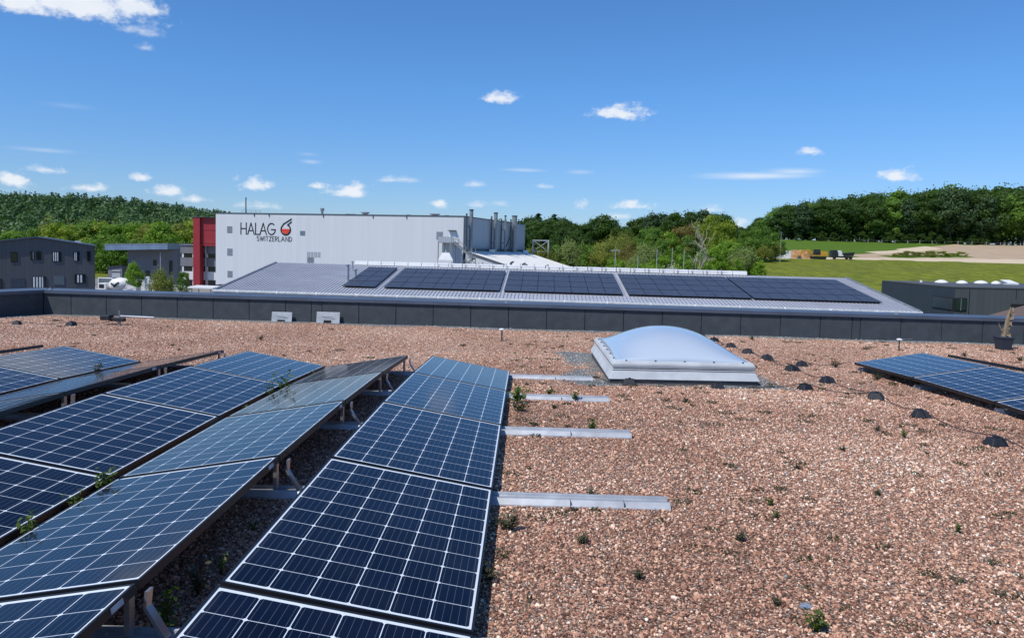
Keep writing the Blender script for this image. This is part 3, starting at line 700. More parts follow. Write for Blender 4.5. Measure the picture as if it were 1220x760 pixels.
# ------------------------------------------------------------------ skylight
def build_skylight():
    z0 = -.05
    t = thing('skylight', 'big domed skylight with pale blue bubble on a white stepped frame in grey gravel', 'skylight', (2.0, 10.5, z0))
    dx, dy = .012, .095    # slight turn against the roof axes
    bx0, bx1, by0, by1 = -.96, .90, -1.27, 1.38
    def ring(mb, a, b, za, zb):
        c = lambda i, z: [(bx0+i, by0+i+.0, z), (bx1-i, by0+i+.09, z), (bx1-i, by1-i+.09, z), (bx0+i, by1-i, z)]
        mb.hull(c(a, za), c(b, zb))
    m = MB(); ring(m, .02, .02, -.02, .085); m.build('base_skirt', 'dark_steel', t)
    m = MB(); ring(m, .0, .055, .072, .178); ring(m, .045, .045, .1785, .19); m.build('curb', 'skylight_frame', t, bevel=.006)
    m = MB(); ring(m, .10, .10, .1905, .2); m.build('shadow_gap', 'dark_steel', t)
    m = MB(); ring(m, .055, .045, .20, .245); ring(m, .05, .075, .246, .285); m.build('frame', 'skylight_frame', t, bevel=.008)
    for k in range(5):
        for sx, sy in ((bx0+.22+k*.36, by0+.085+.09*(.12+k*.19)),):
            MB().lathe((sx, sy, .283), [(.012, 0), (.012, .012), (.006, .016)], 8).build('screw', 'dark_steel', t)
    for k in range(6):
        MB().lathe((bx0+.09, by0+.3+k*.4, .283), [(.012, 0), (.012, .012), (.006, .016)], 8).build('screw', 'dark_steel', t)
    d = MB(); n = 28; i = .10; idx = {}
    for a in range(n+1):
        for b in range(n+1):
            u, v = a/n, b/n
            x = bx0+i+(bx1-bx0-2*i)*u; y = by0+i+(by1-by0-2*i)*v+.09*u
            p = (max(0, 1-abs(2*u-1)**2.15)**.95)*(max(0, 1-abs(2*v-1)**2.2)**.85)
            d.v.append((x, y, .284+.31*p))
    for a in range(n):
        for b in range(n):
            d.f.append((a*(n+1)+b, (a+1)*(n+1)+b, (a+1)*(n+1)+b+1, a*(n+1)+b+1)); d.mi.append(0)
    o = d.build('dome', 'dome', t, smooth=True)
    md = o.modifiers.new('thick', 'SOLIDIFY'); md.thickness = .006
    return t
build_skylight()

# ------------------------------------------------------------------ conductor blocks, wires, posts, plates, pot
def block_mesh():
    m = MB()
    m.hull([(-.085, -.075, 0), (.085, -.075, 0), (.085, .075, 0), (-.085, .075, 0)], [(-.052, -.045, .072), (.052, -.045, .072), (.052, .045, .072), (-.052, .045, .072)])
    return m.mesh('body', 'black_plastic')
BLK = block_mesh(); CLIP = MB().box((-.012, -.03, .0725), (.012, .03, .084)).mesh('clip', 'black_plastic')
LINE = [(3.91, 6.30), (3.89, 7.45), (3.95, 8.54), (3.90, 9.79), (3.81, 10.83), (3.84, 12.04), (3.76, 12.83), (3.69, 13.6), (3.60, 14.47), (3.51, 15.16)]
OTHER = [(4.16, 11.43, 'beside the conductor line, greenish with moss'), (3.38, 9.14, 'right of the skylight corner'), (1.28, 9.13, 'left one against the front of the skylight'), (2.30, 8.99, 'right one against the front of the skylight'),
         (-9.57, 14.2, 'far left of two near the left parapet'), (-8.59, 14.3, 'right of two near the left parapet')]
bl = [(x, y, 'black conductor block holding the long wire, ' + ORD[k] + ' from the camera') for k, (x, y) in enumerate(LINE)] + [(x, y, 'black conductor block ' + s) for x, y, s in OTHER]
for x, y, lab in bl:
    t = thing('conductor_block', lab, 'conductor block', (x, y, float(g(y))), rng.uniform(-.5, .5), 'black plastic blocks that hold the lightning wire')
    for nm, me in (('body', BLK), ('clip', CLIP)):
        o = bpy.data.objects.new(nm, me); COL.objects.link(o); o.parent = t
        if nm == 'body':
            md = o.modifiers.new('bevel', 'BEVEL'); md.width = .009; md.segments = 2
    s = rng.uniform(.92, 1.1); t.scale = (s, s, s*rng.uniform(.9, 1.05))
def wire(pts, label):
    w = MB(); P = []
    for (x0, y0), (x1, y1) in zip(pts[:-1], pts[1:]):
        for q in np.linspace(0, 1, 9)[:-1]:
            x, y = x0+(x1-x0)*q, y0+(y1-y0)*q; sag = .06*math.sin(math.pi*q)
            P.append((x+.02*math.sin(y*3.1), y, float(g(y))+.080-sag))
    x, y = pts[-1]; P.append((x, y, float(g(y))+.080))
    w.tube(P, .0048, 6); tag(w.build('conductor_wire', 'wire', smooth=True), label, 'wire', 'lightning conductor wires on the gravel')
wire([(4.25, 5.1)] + LINE, 'thin dark wire running over the line of black blocks right of the skylight')
wire([(3.95, 8.54), (3.38, 9.14), (2.30, 8.99), (1.28, 9.13), (.9, 9.2)], 'thin dark wire crossing in front of the skylight')
wire([(4.16, 11.43), (4.9, 11.45)], 'short dark wire from mossy block to the right hand panels')
wire([(-10.2, 14.15), (-9.57, 14.2), (-8.59, 14.3), (-8.0, 14.6)], 'dark wire between two blocks near the left parapet')
for k, (x, y) in enumerate([(-.4, 13.7), (6.73, 13.77)]):
    t = thing('marker_post', 'small dark post with white cap standing on the gravel near ' + ['the middle of the parapet', 'the right hand panels'][k], 'post', (x, y, float(g(y))), 0, 'white capped posts on the gravel')
    MB().tube([(0, 0, -.02), (0, 0, .2)], [.016, .012], 8).build('post', 'dark_steel', t)
    MB().lathe((0, 0, .195), [(.035, -.004), (.052, .006), (.045, .02), (.02, .028)], 12).build('cap', 'white_paint', t)
    MB().tube([(.005, 0, .205), (-.28*(k*2-1)*-1, .1, .212)], .004, 5).build('wire_arm', 'alu', t)
# air terminal on the left
t = thing('air_terminal', 'black weighted lightning rod base with grey peg near the left parapet', 'lightning rod', (-8.0, 14.6, -.09))
MB().box((-.17, -.09, .10), (.02, .09, .20)).build('weight', 'black_plastic', t, bevel=.02)
MB().box((.0, -.05, .08), (.28, .05, .15)).build('holder', 'black_plastic', t, bevel=.01)
MB().tube([(.17, 0, -.02), (.17, 0, .11)], .028, 8).tube([(.17, 0, .1), (.17, 0, .29)], .013, 8).build('peg', 'steel', t)
MB().tube([(.1, .12, .17), (.75, .2, .15)], .02, 8).build('pipe', 'alu', t)
# white plates leaning on the parapet
for k, (x, w_, h_) in enumerate([(-5.15, .44, .21), (-4.15, .50, .24)]):
    y = front_y(x)-.10
    t = thing('leaning_board', ['smaller grey white board', 'larger grey white board'][k] + ' leaning against the dark parapet', 'board', (x, y, -.09), R(-2.8), 'white boards leaning on the parapet')
    xf = Matrix.Rotation(R(-9), 4, 'X')
    m = MB().box((-w_/2, 0, .0), (w_/2, .012, h_), xf); m.build('panel', 'white_plate', t, bevel=.004)
    m = MB().box((-.09, -.006, .005), (.07, -.001, .045+.02*k), xf); m.build('opening', 'dark_gap', t)
    m = MB().box((-w_*.28, -.005, h_*.55), (w_*.2, -.0015, h_*.57), xf).box((-w_*.18, -.005, h_*.42), (w_*.3, -.0015, h_*.44), xf); m.build('scratch', 'dark_steel', t)
# plant pot
t = thing('plant_pot', 'square dark plant pot with a dried up plant near the right parapet', 'plant pot', (8.98, 14.42, -.09))
MB().hull([(-.095, -.095, 0), (.095, -.095, 0), (.095, .095, 0), (-.095, .095, 0)], [(-.12, -.12, .22), (.12, -.12, .22), (.12, .12, .22), (-.12, .12, .22)]).box((-.13, -.13, .215), (.13, .13, .25)).build('pot', 'navy_wall', t, bevel=.008)
m = MB()
m.tube([(0, 0, .22), (.03, 0, .40), (.06, .01, .62), (.10, 0, .80)], [.035, .04, .03, .008], 7)
for q in range(26):
    z = .28+.5*q/26; a = rng.uniform(0, 6.28); r0 = rng.uniform(.05, .11)*(1.1-z*.9); c = Vector((.02+.09*(z-.25)/.5, 0, z))
    p = c+Vector((math.cos(a)*r0, math.sin(a)*r0, rng.uniform(-.05, .07)))
    m.hull([c+Vector((0, -.012, -.012)), c+Vector((0, .012, -.012)), c+Vector((0, .012, .012))], [p+Vector((0, -.025, -.035)), p+Vector((0, .03, -.02)), p+Vector((0, .01, .04))])
m.tube([(-.01, 0, .3), (-.08, 0, .42), (-.11, 0, .5)], [.012, .01, .004], 5)
m.build('dried_plant', 'dry_stalk', t)

# ------------------------------------------------------------------ buildings
def frame2(p, f):
    """local frame on a facade: x along the facade, y into the building, z up"""
    f = Vector((f[0], f[1], 0)).normalized(); n = Vector((-f.y, f.x, 0))
    if n.y < 0: n = -n
    return Matrix(((f.x, n.x, 0, p[0]), (f.y, n.y, 0, p[1]), (0, 0, 1, 0), (0, 0, 0, 1)))
def wallbox(m, lo, hi, mi=0):
    """box whose vertical faces carry UVs in metres"""
    x0, y0, z0 = lo; x1, y1, z1 = hi
    m.quad([(x0,y0,z0),(x1,y0,z0),(x1,y0,z1),(x0,y0,z1)], [(x0,z0),(x1,z0),(x1,z1),(x0,z1)], mi)
    m.quad([(x1,y0,z0),(x1,y1,z0),(x1,y1,z1),(x1,y0,z1)], [(y0,z0),(y1,z0),(y1,z1),(y0,z1)], mi)
    m.quad([(x1,y1,z0),(x0,y1,z0),(x0,y1,z1),(x1,y1,z1)], [(x0,z0),(x1,z0),(x1,z1),(x0,z1)], mi)
    m.quad([(x0,y1,z0),(x0,y0,z0),(x0,y0,z1),(x0,y1,z1)], [(y0,z0),(y1,z0),(y1,z1),(y0,z1)], mi)
    m.quad([(x0,y0,z1),(x1,y0,z1),(x1,y1,z1),(x0,y1,z1)], [(0,0),(0,0),(0,0),(0,0)], mi)
    return m
def window(parent, x0, x1, z0, z1, kind='plain', yo=-.02, glass='glass_dark', bars=None, frame='dark_gap'):
    if x0 > x1: x0, x1 = x1, x0
    if z0 > z1: z0, z1 = z1, z0
    w = MB(); e = .07
    for lo, hi in (((x0-e, yo-.05, z0-e), (x0, yo+.04, z1+e)), ((x1, yo-.05, z0-e), (x1+e, yo+.04, z1+e)), ((x0, yo-.05, z0-e), (x1, yo+.04, z0)), ((x0, yo-.05, z1), (x1, yo+.04, z1+e))): w.box(lo, hi)
    f = w.build('window', frame, parent)
    MB().box((x0, yo-.005, z0), (x1, yo+.012, z1)).build('pane', glass, f)
    if bars:
        for a, b, c, d, mt in bars:
            MB().box((x0+(x1-x0)*a, yo-.03, z0+(z1-z0)*c), (x0+(x1-x0)*b, yo-.008, z0+(z1-z0)*d)).build('blind', mt, f)
    return f

# --- grey gabled building at the left
def left_building():
    t = thing('gabled_building', 'dark grey gabled commercial building with small windows at the left edge of the photo', 'building', (-58.6, 103, 0))
    t.rotation_euler = (0, 0, math.atan2(-.51, -.86))
    # local x runs along the gable to the left, -y is the outside?  build with y pointing away from us = local -y
    W, Dp = 13.3, 26
    m = MB(); prof = [(0, -9), (W, -9), (W, .62), (W/2, 1.6), (0, .62)]
    for k in range(5):
        a, b = prof[k], prof[(k+1) % 5]
        if k in (2, 3): continue
    A = [(x, 0, z) for x, z in prof]; B = [(x, -Dp, z) for x, z in prof]
    m.quad(A, [(x, z) for x, z in prof]); m.quad(B, [(x, z) for x, z in prof])
    m.quad([A[0], A[4], B[4], B[0]], [(0, -9), (0, .6), (Dp, .6), (Dp, -9)]); m.quad([A[1], A[2], B[2], B[1]], [(0, -9), (0, .6), (Dp, .6), (Dp, -9)])
    m.quad([A[0], A[1], B[1], B[0]])
    m.build('wall', 'grey_lines', t)
    r = MB()
    for s in (0, 1):
        e0 = (W+.25, .58) if s else (-.25, .58); k = (W/2, 1.6)
        r.hull([(e0[0], .3, e0[1]), (k[0], .3, k[1]+.02), (k[0], -Dp-.3, k[1]+.02), (e0[0], -Dp-.3, e0[1])], [(e0[0], .3, e0[1]+.14), (k[0], .3, k[1]+.16), (k[0], -Dp-.3, k[1]+.16), (e0[0], -Dp-.3, e0[1]+.14)])
        r.build('roof', 'cap', t); r = MB()
    wp = 'white_paint'
    wins = [(9.46, 8.86, -.45, -1.6, None), (7.30, 7.02, -.29, -1.29, [(0, .3, 0, 1, 'steel')]), (6.66, 6.24, -.28, -1.28, None),
            (4.85, 3.93, -.30, -1.46, [(.84, .96, 0, 1, wp), (.58, .72, 0, 1, wp), (.34, .46, 0, 1, wp)]), (2.37, 1.83, -.24, -1.36, [(.8, .98, 0, 1, wp), (.5, .66, 0, 1, wp)]), (.81, .52, -.15, -1.34, None),
            (10.99, 10.6, -3.9, -6.3, None), (7.14, 5.74, -3.58, -4.95, [(.84, .98, 0, 1, wp), (.60, .74, 0, 1, wp), (.36, .50, 0, 1, wp), (.18, .28, 0, 1, wp)]), (2.30, 1.15, -3.24, -4.36, [(.62, .80, .05, .95, wp), (.30, .48, .05, .95, wp)])]
    for x0, x1, z0, z1, b in wins:
        # the outside of this facade is local +y
        f = window(t, x0, x1, z0, z1, bars=None, yo=.03)
        for ch in list(f.children): ch.location.y = .03
        if b:
            for a0, a1, c0, c1, mt in b:
                xa, xb = min(x0, x1), max(x0, x1); za, zb = min(z0, z1), max(z0, z1)
                MB().box((xa+(xb-xa)*a0, .06, za+(zb-za)*c0), (xa+(xb-xa)*a1, .085, za+(zb-za)*c1)).build('blind', mt, f)
    MB().box((8.03, -.01, -9), (9.60, .05, -3.77)).build('door', 'door_blue', t)
    MB().box((3.56, -.01, -4.61), (4.79, .05, -3.44)).build('shutter', 'shutter', t)
    m = MB().box((-.06, .02, -9), (.04, .14, .55)); m.build('downpipe', 'dark_steel', t)
    m = MB().box((1.6, -1.2, 1.02), (2.3, -.6, 1.30)); m.build('roof_hatch', 'white_paint', t)
left_building()

# --- the pale hall with black lettering
HP = Vector((-68.6, 168.2, 0)); HF = Vector((.974, -.227, 0)).normalized(); HL = 57.3
HR = HP + HF*HL                      # right front corner
HS = Vector((12.3, 42, 0)).normalized(); HB = HR + HS*44
def strokes(m, segs, x, z, sx, sz, w, y=-.06, d=.04):
    for a, b in segs:
        A = Vector((x+a[0]*sx, y, z+a[1]*sz)); B = Vector((x+b[0]*sx, y, z+b[1]*sz))
        dd = (B-A).normalized(); A2 = A-dd*w*.5; B2 = B+dd*w*.5; n = Vector((-dd.z, 0, dd.x))*w*.5
        m.hull([A2-n, B2-n, B2+n, A2+n], [p+Vector((0, d, 0)) for p in (A2-n, B2-n, B2+n, A2+n)])
def arc(cx, cz, rx, rz, a0, a1, n=14):
    P = [(cx+rx*math.cos(R(a0+(a1-a0)*i/n)), cz+rz*math.sin(R(a0+(a1-a0)*i/n))) for i in range(n+1)]
    return list(zip(P[:-1], P[1:]))
GL = {
 'H': [((0,0),(0,1)), ((.7,0),(.7,1)), ((0,.5),(.7,.5))],
 'A': [((0,0),(.42,1)), ((.42,1),(.84,0)), ((.15,.33),(.69,.33))],
 'L': [((0,1),(0,0)), ((0,0),(.46,0))],
 'G': arc(.5, .5, .5, .5, 52, 352) + [((.5,.45),(1.0,.45))],
 'S': arc(.27, .75, .25, .25, 40, 270, 9) + arc(.27, .25, .26, .25, 90, -140, 9),
 'W': [((0,1),(.25,0)), ((.25,0),(.5,.9)), ((.5,.9),(.75,0)), ((.75,0),(1,1))],
 'I': [((0,0),(0,1))],
 'T': [((.28,0),(.28,1)), ((0,1),(.56,1))],
 'Z': [((0,1),(.56,1)), ((.56,1),(0,0)), ((0,0),(.58,0))],
 'E': [((0,0),(0,1)), ((0,1),(.46,1)), ((0,.5),(.4,.5)), ((0,0),(.46,0))],
 'R': [((0,0),(0,1)), ((0,1),(.25,1)), ((0,.5),(.25,.5)), ((.22,.5),(.52,0))] + arc(.24, .75, .25, .25, 90, -90, 8),
 'N': [((0,0),(0,1)), ((0,1),(.64,0)), ((.64,0),(.64,1))],
 'D': [((0,0),(0,1))] + arc(.05, .5, .58, .5, 90, -90, 12),
}
ADV = {'H': .7, 'A': .84, 'L': .46, 'G': 1.0, 'S': .52, 'W': 1.0, 'I': 0, 'T': .56, 'Z': .58, 'E': .46, 'R': .52, 'N': .64, 'D': .63}
def hall():
    t = thing('factory_hall', 'big pale metal factory hall with black lettering and a red flask emblem', 'building', (0, 0, 0))
    P = [HP, HR, HB, HP + HS*44]
    m = MB(); zt, zb = 7.95, -9.0
    def face(a, b, mi, z1=zt):
        L = (b-a).length; m.quad([(a.x, a.y, zb), (b.x, b.y, zb), (b.x, b.y, z1), (a.x, a.y, z1)], [(0, zb), (L, zb), (L, z1), (0, z1)], mi)
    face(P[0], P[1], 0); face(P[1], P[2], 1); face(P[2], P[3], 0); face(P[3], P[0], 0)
    m.quad([(p.x, p.y, zt-.25) for p in P], None, 2)
    m.build('wall', ['hall_wall', 'hall_side_shaded', 'concrete'], t)
    X = frame2(HP, HF)
    tr = MB().box((-.12, -.12, zt-.02), (HL+.1, .18, zt+.16), X); tr.build('roof_edge', 'dark_steel', t)
    XS = frame2(HR, HS); XS = Matrix(((HS.x, HS.y, 0, HR.x), (HS.y, -HS.x, 0, HR.y), (0, 0, 1, 0), (0, 0, 0, 1)))   # x along the side wall, y outwards (right)
    MB().box((.1, -.15, zt-.02), (44, .1, zt+.16), XS).build('roof_edge', 'dark_steel', t)
    # louvres and vents on the front
    for a, b, c, d in [(2.83, 4.15, 3.7, 5.15), (2.88, 4.21, -1.27, .27), (2.95, 4.22, -6.07, -4.63), (20.63, 21.83, 3.49, 4.45), (22.37, 23.96, -2.28, -1.16), (51.52, 52.91, 3.23, 4.83)]:
        v = MB().box((a, -.05, c), (b, -.001, d), X); f = v.build('louvre', 'alu_dull', t)
        s = MB()
        for q in range(8):
            z = c+(d-c)*(q+.3)/8; s.box((a+.06, -.09, z), (b-.06, -.052, z+(d-c)/18), X)
        s.build('slats', 'steel', f)
    for q in range(4):
        a = 22.36+q*.82; MB().box((a, -.05, -1.08), (a+.62, -.001, 0), X).build('louvre', 'alu_dull', t)
    MB().box((54.3, -.06, 2.9), (55.7, -.001, 5.0), X).build('door', 'white_paint', t)
    MB().box((54.2, -.75, 5.02), (55.8, -.002, 5.16), X).build('canopy', 'dark_steel', t)
    # lettering
    L = MB(); x = 6.30; h = 2.40; k = 2.40*.92
    for ch, gap in (('H', .17), ('A', .15), ('L', .10), ('A', .13), ('G', 0)):
        sx = k*.85; strokes(L, GL[ch], x, 3.50, sx, h, .22); x += ADV[ch]*sx + gap*k
    L = L
    for v in range(len(L.v)): L.v[v] = tuple(X @ Vector(L.v[v]))
    L.build('lettering', 'letter', t)
    S = MB(); x = 10.25; h = .98; k = .98
    for ch in 'SWITZERLAND':
        strokes(S, GL[ch], x, 2.10, k*.94, h, .105); x += ADV[ch]*k*.94 + .27
    for v in range(len(S.v)): S.v[v] = tuple(X @ Vector(S.v[v]))
    S.build('lettering', 'letter', t)
    # flask emblem: ring, orange red filling, slanted neck
    E1 = MB(); cx, cz, r = 17.22, 4.62, 1.12
    strokes(E1, arc(cx, cz, r, r, -205, 42, 26), 0, 0, 1, 1, .26, -.07, .05)
    strokes(E1, [((cx-r*.92, cz+r*.42), (cx-.52, cz+1.20)), ((cx-.52, cz+1.20), (cx+1.30, cz+2.25)), ((cx+r*.72, cz+r*.68), (cx+.48, cz+1.0)), ((cx+.48, cz+1.0), (cx+1.30, cz+1.65))], 0, 0, 1, 1, .27, -.07, .05)
    for v in range(len(E1.v)): E1.v[v] = tuple(X @ Vector(E1.v[v]))
    E1.build('emblem', 'letter', t)
    E2 = MB(); rr = r-.20; pts = [(cx+rr*math.cos(R(a)), cz+rr*math.sin(R(a))) for a in np.linspace(-190, 10, 30)]
    E2.hull([X @ Vector((p[0], -.062, p[1])) for p in pts], [X @ Vector((p[0], -.02, p[1])) for p in pts]); E2.build('emblem_filling', 'emblem_red', t)
    # things on the roof edge
    MB().tube([X @ Vector((7.1, .6, 7.9)), X @ Vector((7.1, .6, 11.5))], .13, 8).build('mast', 'dark_steel', t)
    m = MB()
    for q in range(5): m.bar(X @ Vector((6.2+q*1.15, .5, 8.0)), X @ Vector((6.2+q*1.15, .5, 8.75)), .05)
    m.bar(X @ Vector((6.2, .5, 8.72)), X @ Vector((10.8, .5, 8.72)), .05).bar(X @ Vector((6.2, .5, 8.4)), X @ Vector((10.8, .5, 8.4)), .04)
    m.build('roof_railing', 'steel', t)
    for x, w_, h_ in ((24.2, .45, 1.6), (34.3, .9, .85), (50.0, 1.1, .7)):
        c = X @ Vector((x, 3.0, 7.9))
        v = MB(); v.lathe(c, [(w_*.6, 0), (w_*.6, h_*.6), (w_, h_*.65), (w_, h_*.95), (w_*.4, h_)], 12); v.build('roof_ventilator', 'steel', t)
    for x in (30.2, 31.4, 52.5, 44.0): MB().box((x, 2, 7.9), (x+.8, 2.6, 8.3), X).build('roof_box', 'steel', t)
    for x in (13.2, 26.1, 37.5, 45.0, 9.6): MB().box((x-.06, -.16, 7.35), (x+.06, -.02, 8.1), X).build('bracket', 'dark_steel', t)
    # exhaust stacks on the side wall
    for s, h_, r_, twin in ((2.0, 9.3, .38, 1), (17.6, 9.5, .42, 1), (24.6, 9.2, .2, 1), (31.8, 9.5, .62, 1)):
        b = XS @ Vector((s, .9, 0)); st = MB().tube([(b.x, b.y, 1.0), (b.x, b.y, h_)], r_, 12); f = st.build('exhaust_stack', 'steel', t)
        MB().lathe((b.x, b.y, h_-.05), [(r_+.06, 0), (r_+.1, .22), (r_-.02, .28)], 12).build('cowl', 'dark_steel', f)
        b2 = XS @ Vector((s-1.5, .45, 0)); MB().tube([(b2.x, b2.y, .8), (b2.x, b2.y, h_-.7)], .17, 8).build('pipe', 'dark_steel', f)
        for z in (3.0, 6.0): MB().bar(XS @ Vector((s, -.02, z)), XS @ Vector((s, 1.0, z)), .12).build('bracket', 'dark_steel', f)
    b = XS @ Vector((27.0, .5, 2.2)); c = XS @ Vector((29.5, .6, 4.8)); MB().tube([b, c], .16, 8).build('pipe', 'dark_steel', t)
hall()

def leanto():
    t = thing('lean_to_hall', 'low white roofed hall built against the side of the pale factory hall', 'building', (0, 0, 0))
    dirv = Vector((.95, -.31, 0)).normalized(); sl = .285; W = 27
    a0 = HR + HS*.15 + dirv*.12; b0 = HR + HS*43.8 + dirv*.12
    def P(o, k, z): p = o+dirv*k; return Vector((p.x, p.y, z))
    r = MB()
    bo = [P(a0, 0, .95), P(a0, W, .95-sl*W), P(b0, W, .95-sl*W), P(b0, 0, .95)]
    r.hull(bo, [p+Vector((0, 0, .14)) for p in bo]); r.build('roof', 'white_roof', t)
    w = MB(); w.quad([P(a0, .3, -9), P(a0, W-.4, -9), P(a0, W-.4, .9-sl*(W-.4)), P(a0, .3, .9-sl*.3)], [(0, -9), (W, -9), (W, -5), (0, 1)])
    w.quad([P(b0, .3, -9), P(b0, W-.4, -9), P(b0, W-.4, .9-sl*(W-.4)), P(b0, .3, .9-sl*.3)], [(0, -9), (W, -9), (W, -5), (0, 1)])
    o = w.build('wall', 'hall_wall', t)
    e = MB(); e.hull([p+Vector((-.06, -.25, -.1)) for p in (bo[0], bo[1])] + [bo[1], bo[0]], [p+Vector((-.06, -.25, .2)) for p in (bo[0], bo[1])] + [bo[1]+Vector((0, 0, .2)), bo[0]+Vector((0, 0, .2))])
    e.build('verge_trim', 'dark_steel', t)
    u = MB().bar(P(a0, .3, 1.35), P(b0, .3, 1.35), .3, .3); u.build('flashing', 'dark_steel', t)
    for k, q in ((9.5, .05), (11.5, .12), (12.5, .42), (14.5, .5), (17.5, .6), (10.6, .16), (13.4, .46), (16.6, .64)):
        b = a0.lerp(b0, q); p = P(b, k, 1.09-sl*k)
        MB().bar(p, p+Vector((0, 0, .45)), .5, .5).bar(p+Vector((-.1, 0, .45)), p+Vector((.55, .1, .72)), .35, .35).build('roof_vent', 'dark_steel', t)
    for q in (.32, .92): 
        b = a0.lerp(b0, q); p = P(b, 1.3, .72); MB().box((p.x-.6, p.y-.6, p.z), (p.x+.6, p.y+.6, p.z+.75)).build('roof_unit', 'white_paint', t)
leanto()

def stairs():
    X = frame2(HP, HF)
    t = thing('escape_staircase', 'grey steel platform and staircase against the corner of the pale factory hall', 'staircase')
    w = lambda x, y, z: X @ Vector((x, y, z))
    MB().box((53.0, -3.2, 2.55), (56.3, -.1, 2.72), X).build('platform', 'steel', t)
    m = MB()
    for x in (53.05, 54.1, 55.2, 56.25):
        for y in (-3.15, -.2): m.bar(w(x, y, 2.7), w(x, y, 3.8), .07)
    for z in (3.75, 3.3): m.bar(w(53, -3.15, z), w(56.3, -3.15, z), .07).bar(w(53.05, -3.15, z), w(53.05, -.2, z), .07)
    m.build('railing', 'alu_dull', t)
    MB().box((53.05, -3.19, 2.75), (56.25, -3.16, 3.72), X).build('mesh_panel', 'alu_dull', t)
    for x, y in ((53.1, -3.1), (54.0, -3.1), (55.6, -3.1), (53.1, -.3)): MB().bar(w(x, y, -9), w(x, y, 2.55), .2).build('leg', 'steel', t)
    f = MB()
    for k in range(4):
        z0 = 2.6-k*3.2; a, b = ((56.4, 60.4) if k % 2 == 0 else (60.4, 56.4))
        for y in (-3.0, -1.9): f.bar(w(a, y-k % 2*1.3, z0), w(b, y-k % 2*1.3, z0-3.2), .1, .28)
        for q in range(11): f.box((a+(b-a)*q/11-.15, -3.0-k % 2*1.3, z0-3.2*(q+.5)/11), (a+(b-a)*q/11+.15, -1.9-k % 2*1.3, z0-3.2*(q+.5)/11+.05), X)
        for y in (-3.0, -1.9): f.bar(w(a, y-k % 2*1.3, z0+1.0), w(b, y-k % 2*1.3, z0-2.2), .06)
        for q in range(5): f.bar(w(a+(b-a)*q/4, -3.0-k % 2*1.3, z0-3.2*q/4), w(a+(b-a)*q/4, -3.0-k % 2*1.3, z0+1.0-3.2*q/4), .05)
    f.build('flight', 'steel', t)
    c = MB()
    for x in (60.5, 56.3, 58.4):
        for y in (-4.4, -1.8): c.bar(w(x, y, -9), w(x, y, 1.6 if x > 57 else 3.6), .12)
    for z in (-6, -3, -.3): c.box((60.0, -4.4, z), (61.4, -1.8, z+.1), X)
    c.build('frame', 'steel', t)
    h = thing('dust_silo', 'white tapered silo standing among the grey steel stairs of the factory hall', 'silo')
    p = w(55.3, -4.6, -9)
    MB().hull([p+Vector((-1.35, -1.2, 6.3)), p+Vector((1.35, -1.2, 6.3)), p+Vector((1.35, 1.2, 6.3)), p+Vector((-1.35, 1.2, 6.3))], [p+Vector((-1.45, -1.2, 8.2)), p+Vector((1.45, -1.2, 8.2)), p+Vector((1.45, 1.2, 8.2)), p+Vector((-1.45, 1.2, 8.2))]).hull(
        [p+Vector((-1.45, -1.2, 8.2)), p+Vector((1.45, -1.2, 8.2)), p+Vector((1.45, 1.2, 8.2)), p+Vector((-1.45, 1.2, 8.2))], [p+Vector((-.7, -.7, 9.6)), p+Vector((.7, -.7, 9.6)), p+Vector((.7, .7, 9.6)), p+Vector((-.7, .7, 9.6))]).build('hopper', 'white_paint', h)
    for dx in (-1.2, 1.2): MB().bar(p+Vector((dx, -1, 0)), p+Vector((dx, -1, 6.4)), .2).build('leg', 'steel', h)
    MB().tube([p+Vector((3.2, .5, 5.2)), p+Vector((5.6, .5, 5.2))], [1.0, 1.0], 14).build('tank', 'alu_dull', h)
    g_ = thing('steel_frame_tower', 'open grey steel frame standing at the back corner of the white lean to roof', 'steel frame')
    b = HR + HS*46
    m = MB()
    for dx, dy in ((1, 0), (5, 0), (5, 3), (1, 3)): m.bar((b.x+dx+.6, b.y+dy, -9), (b.x+dx+.6, b.y+dy, 4.2), .3)
    for z in (4.1, 1.2):
        for (x0, y0), (x1, y1) in (((1, 0), (5, 0)), ((5, 0), (5, 3)), ((5, 3), (1, 3)), ((1, 3), (1, 0))): m.bar((b.x+x0+.6, b.y+y0, z), (b.x+x1+.6, b.y+y1, z), .25)
    m.bar((b.x+1.6, b.y, 1.2), (b.x+5.6, b.y, 4.1), .15).bar((b.x+5.6, b.y+.02, 1.2), (b.x+1.6, b.y+.02, 4.1), .15)
    m.build('frame', 'alu_dull', g_)
stairs()

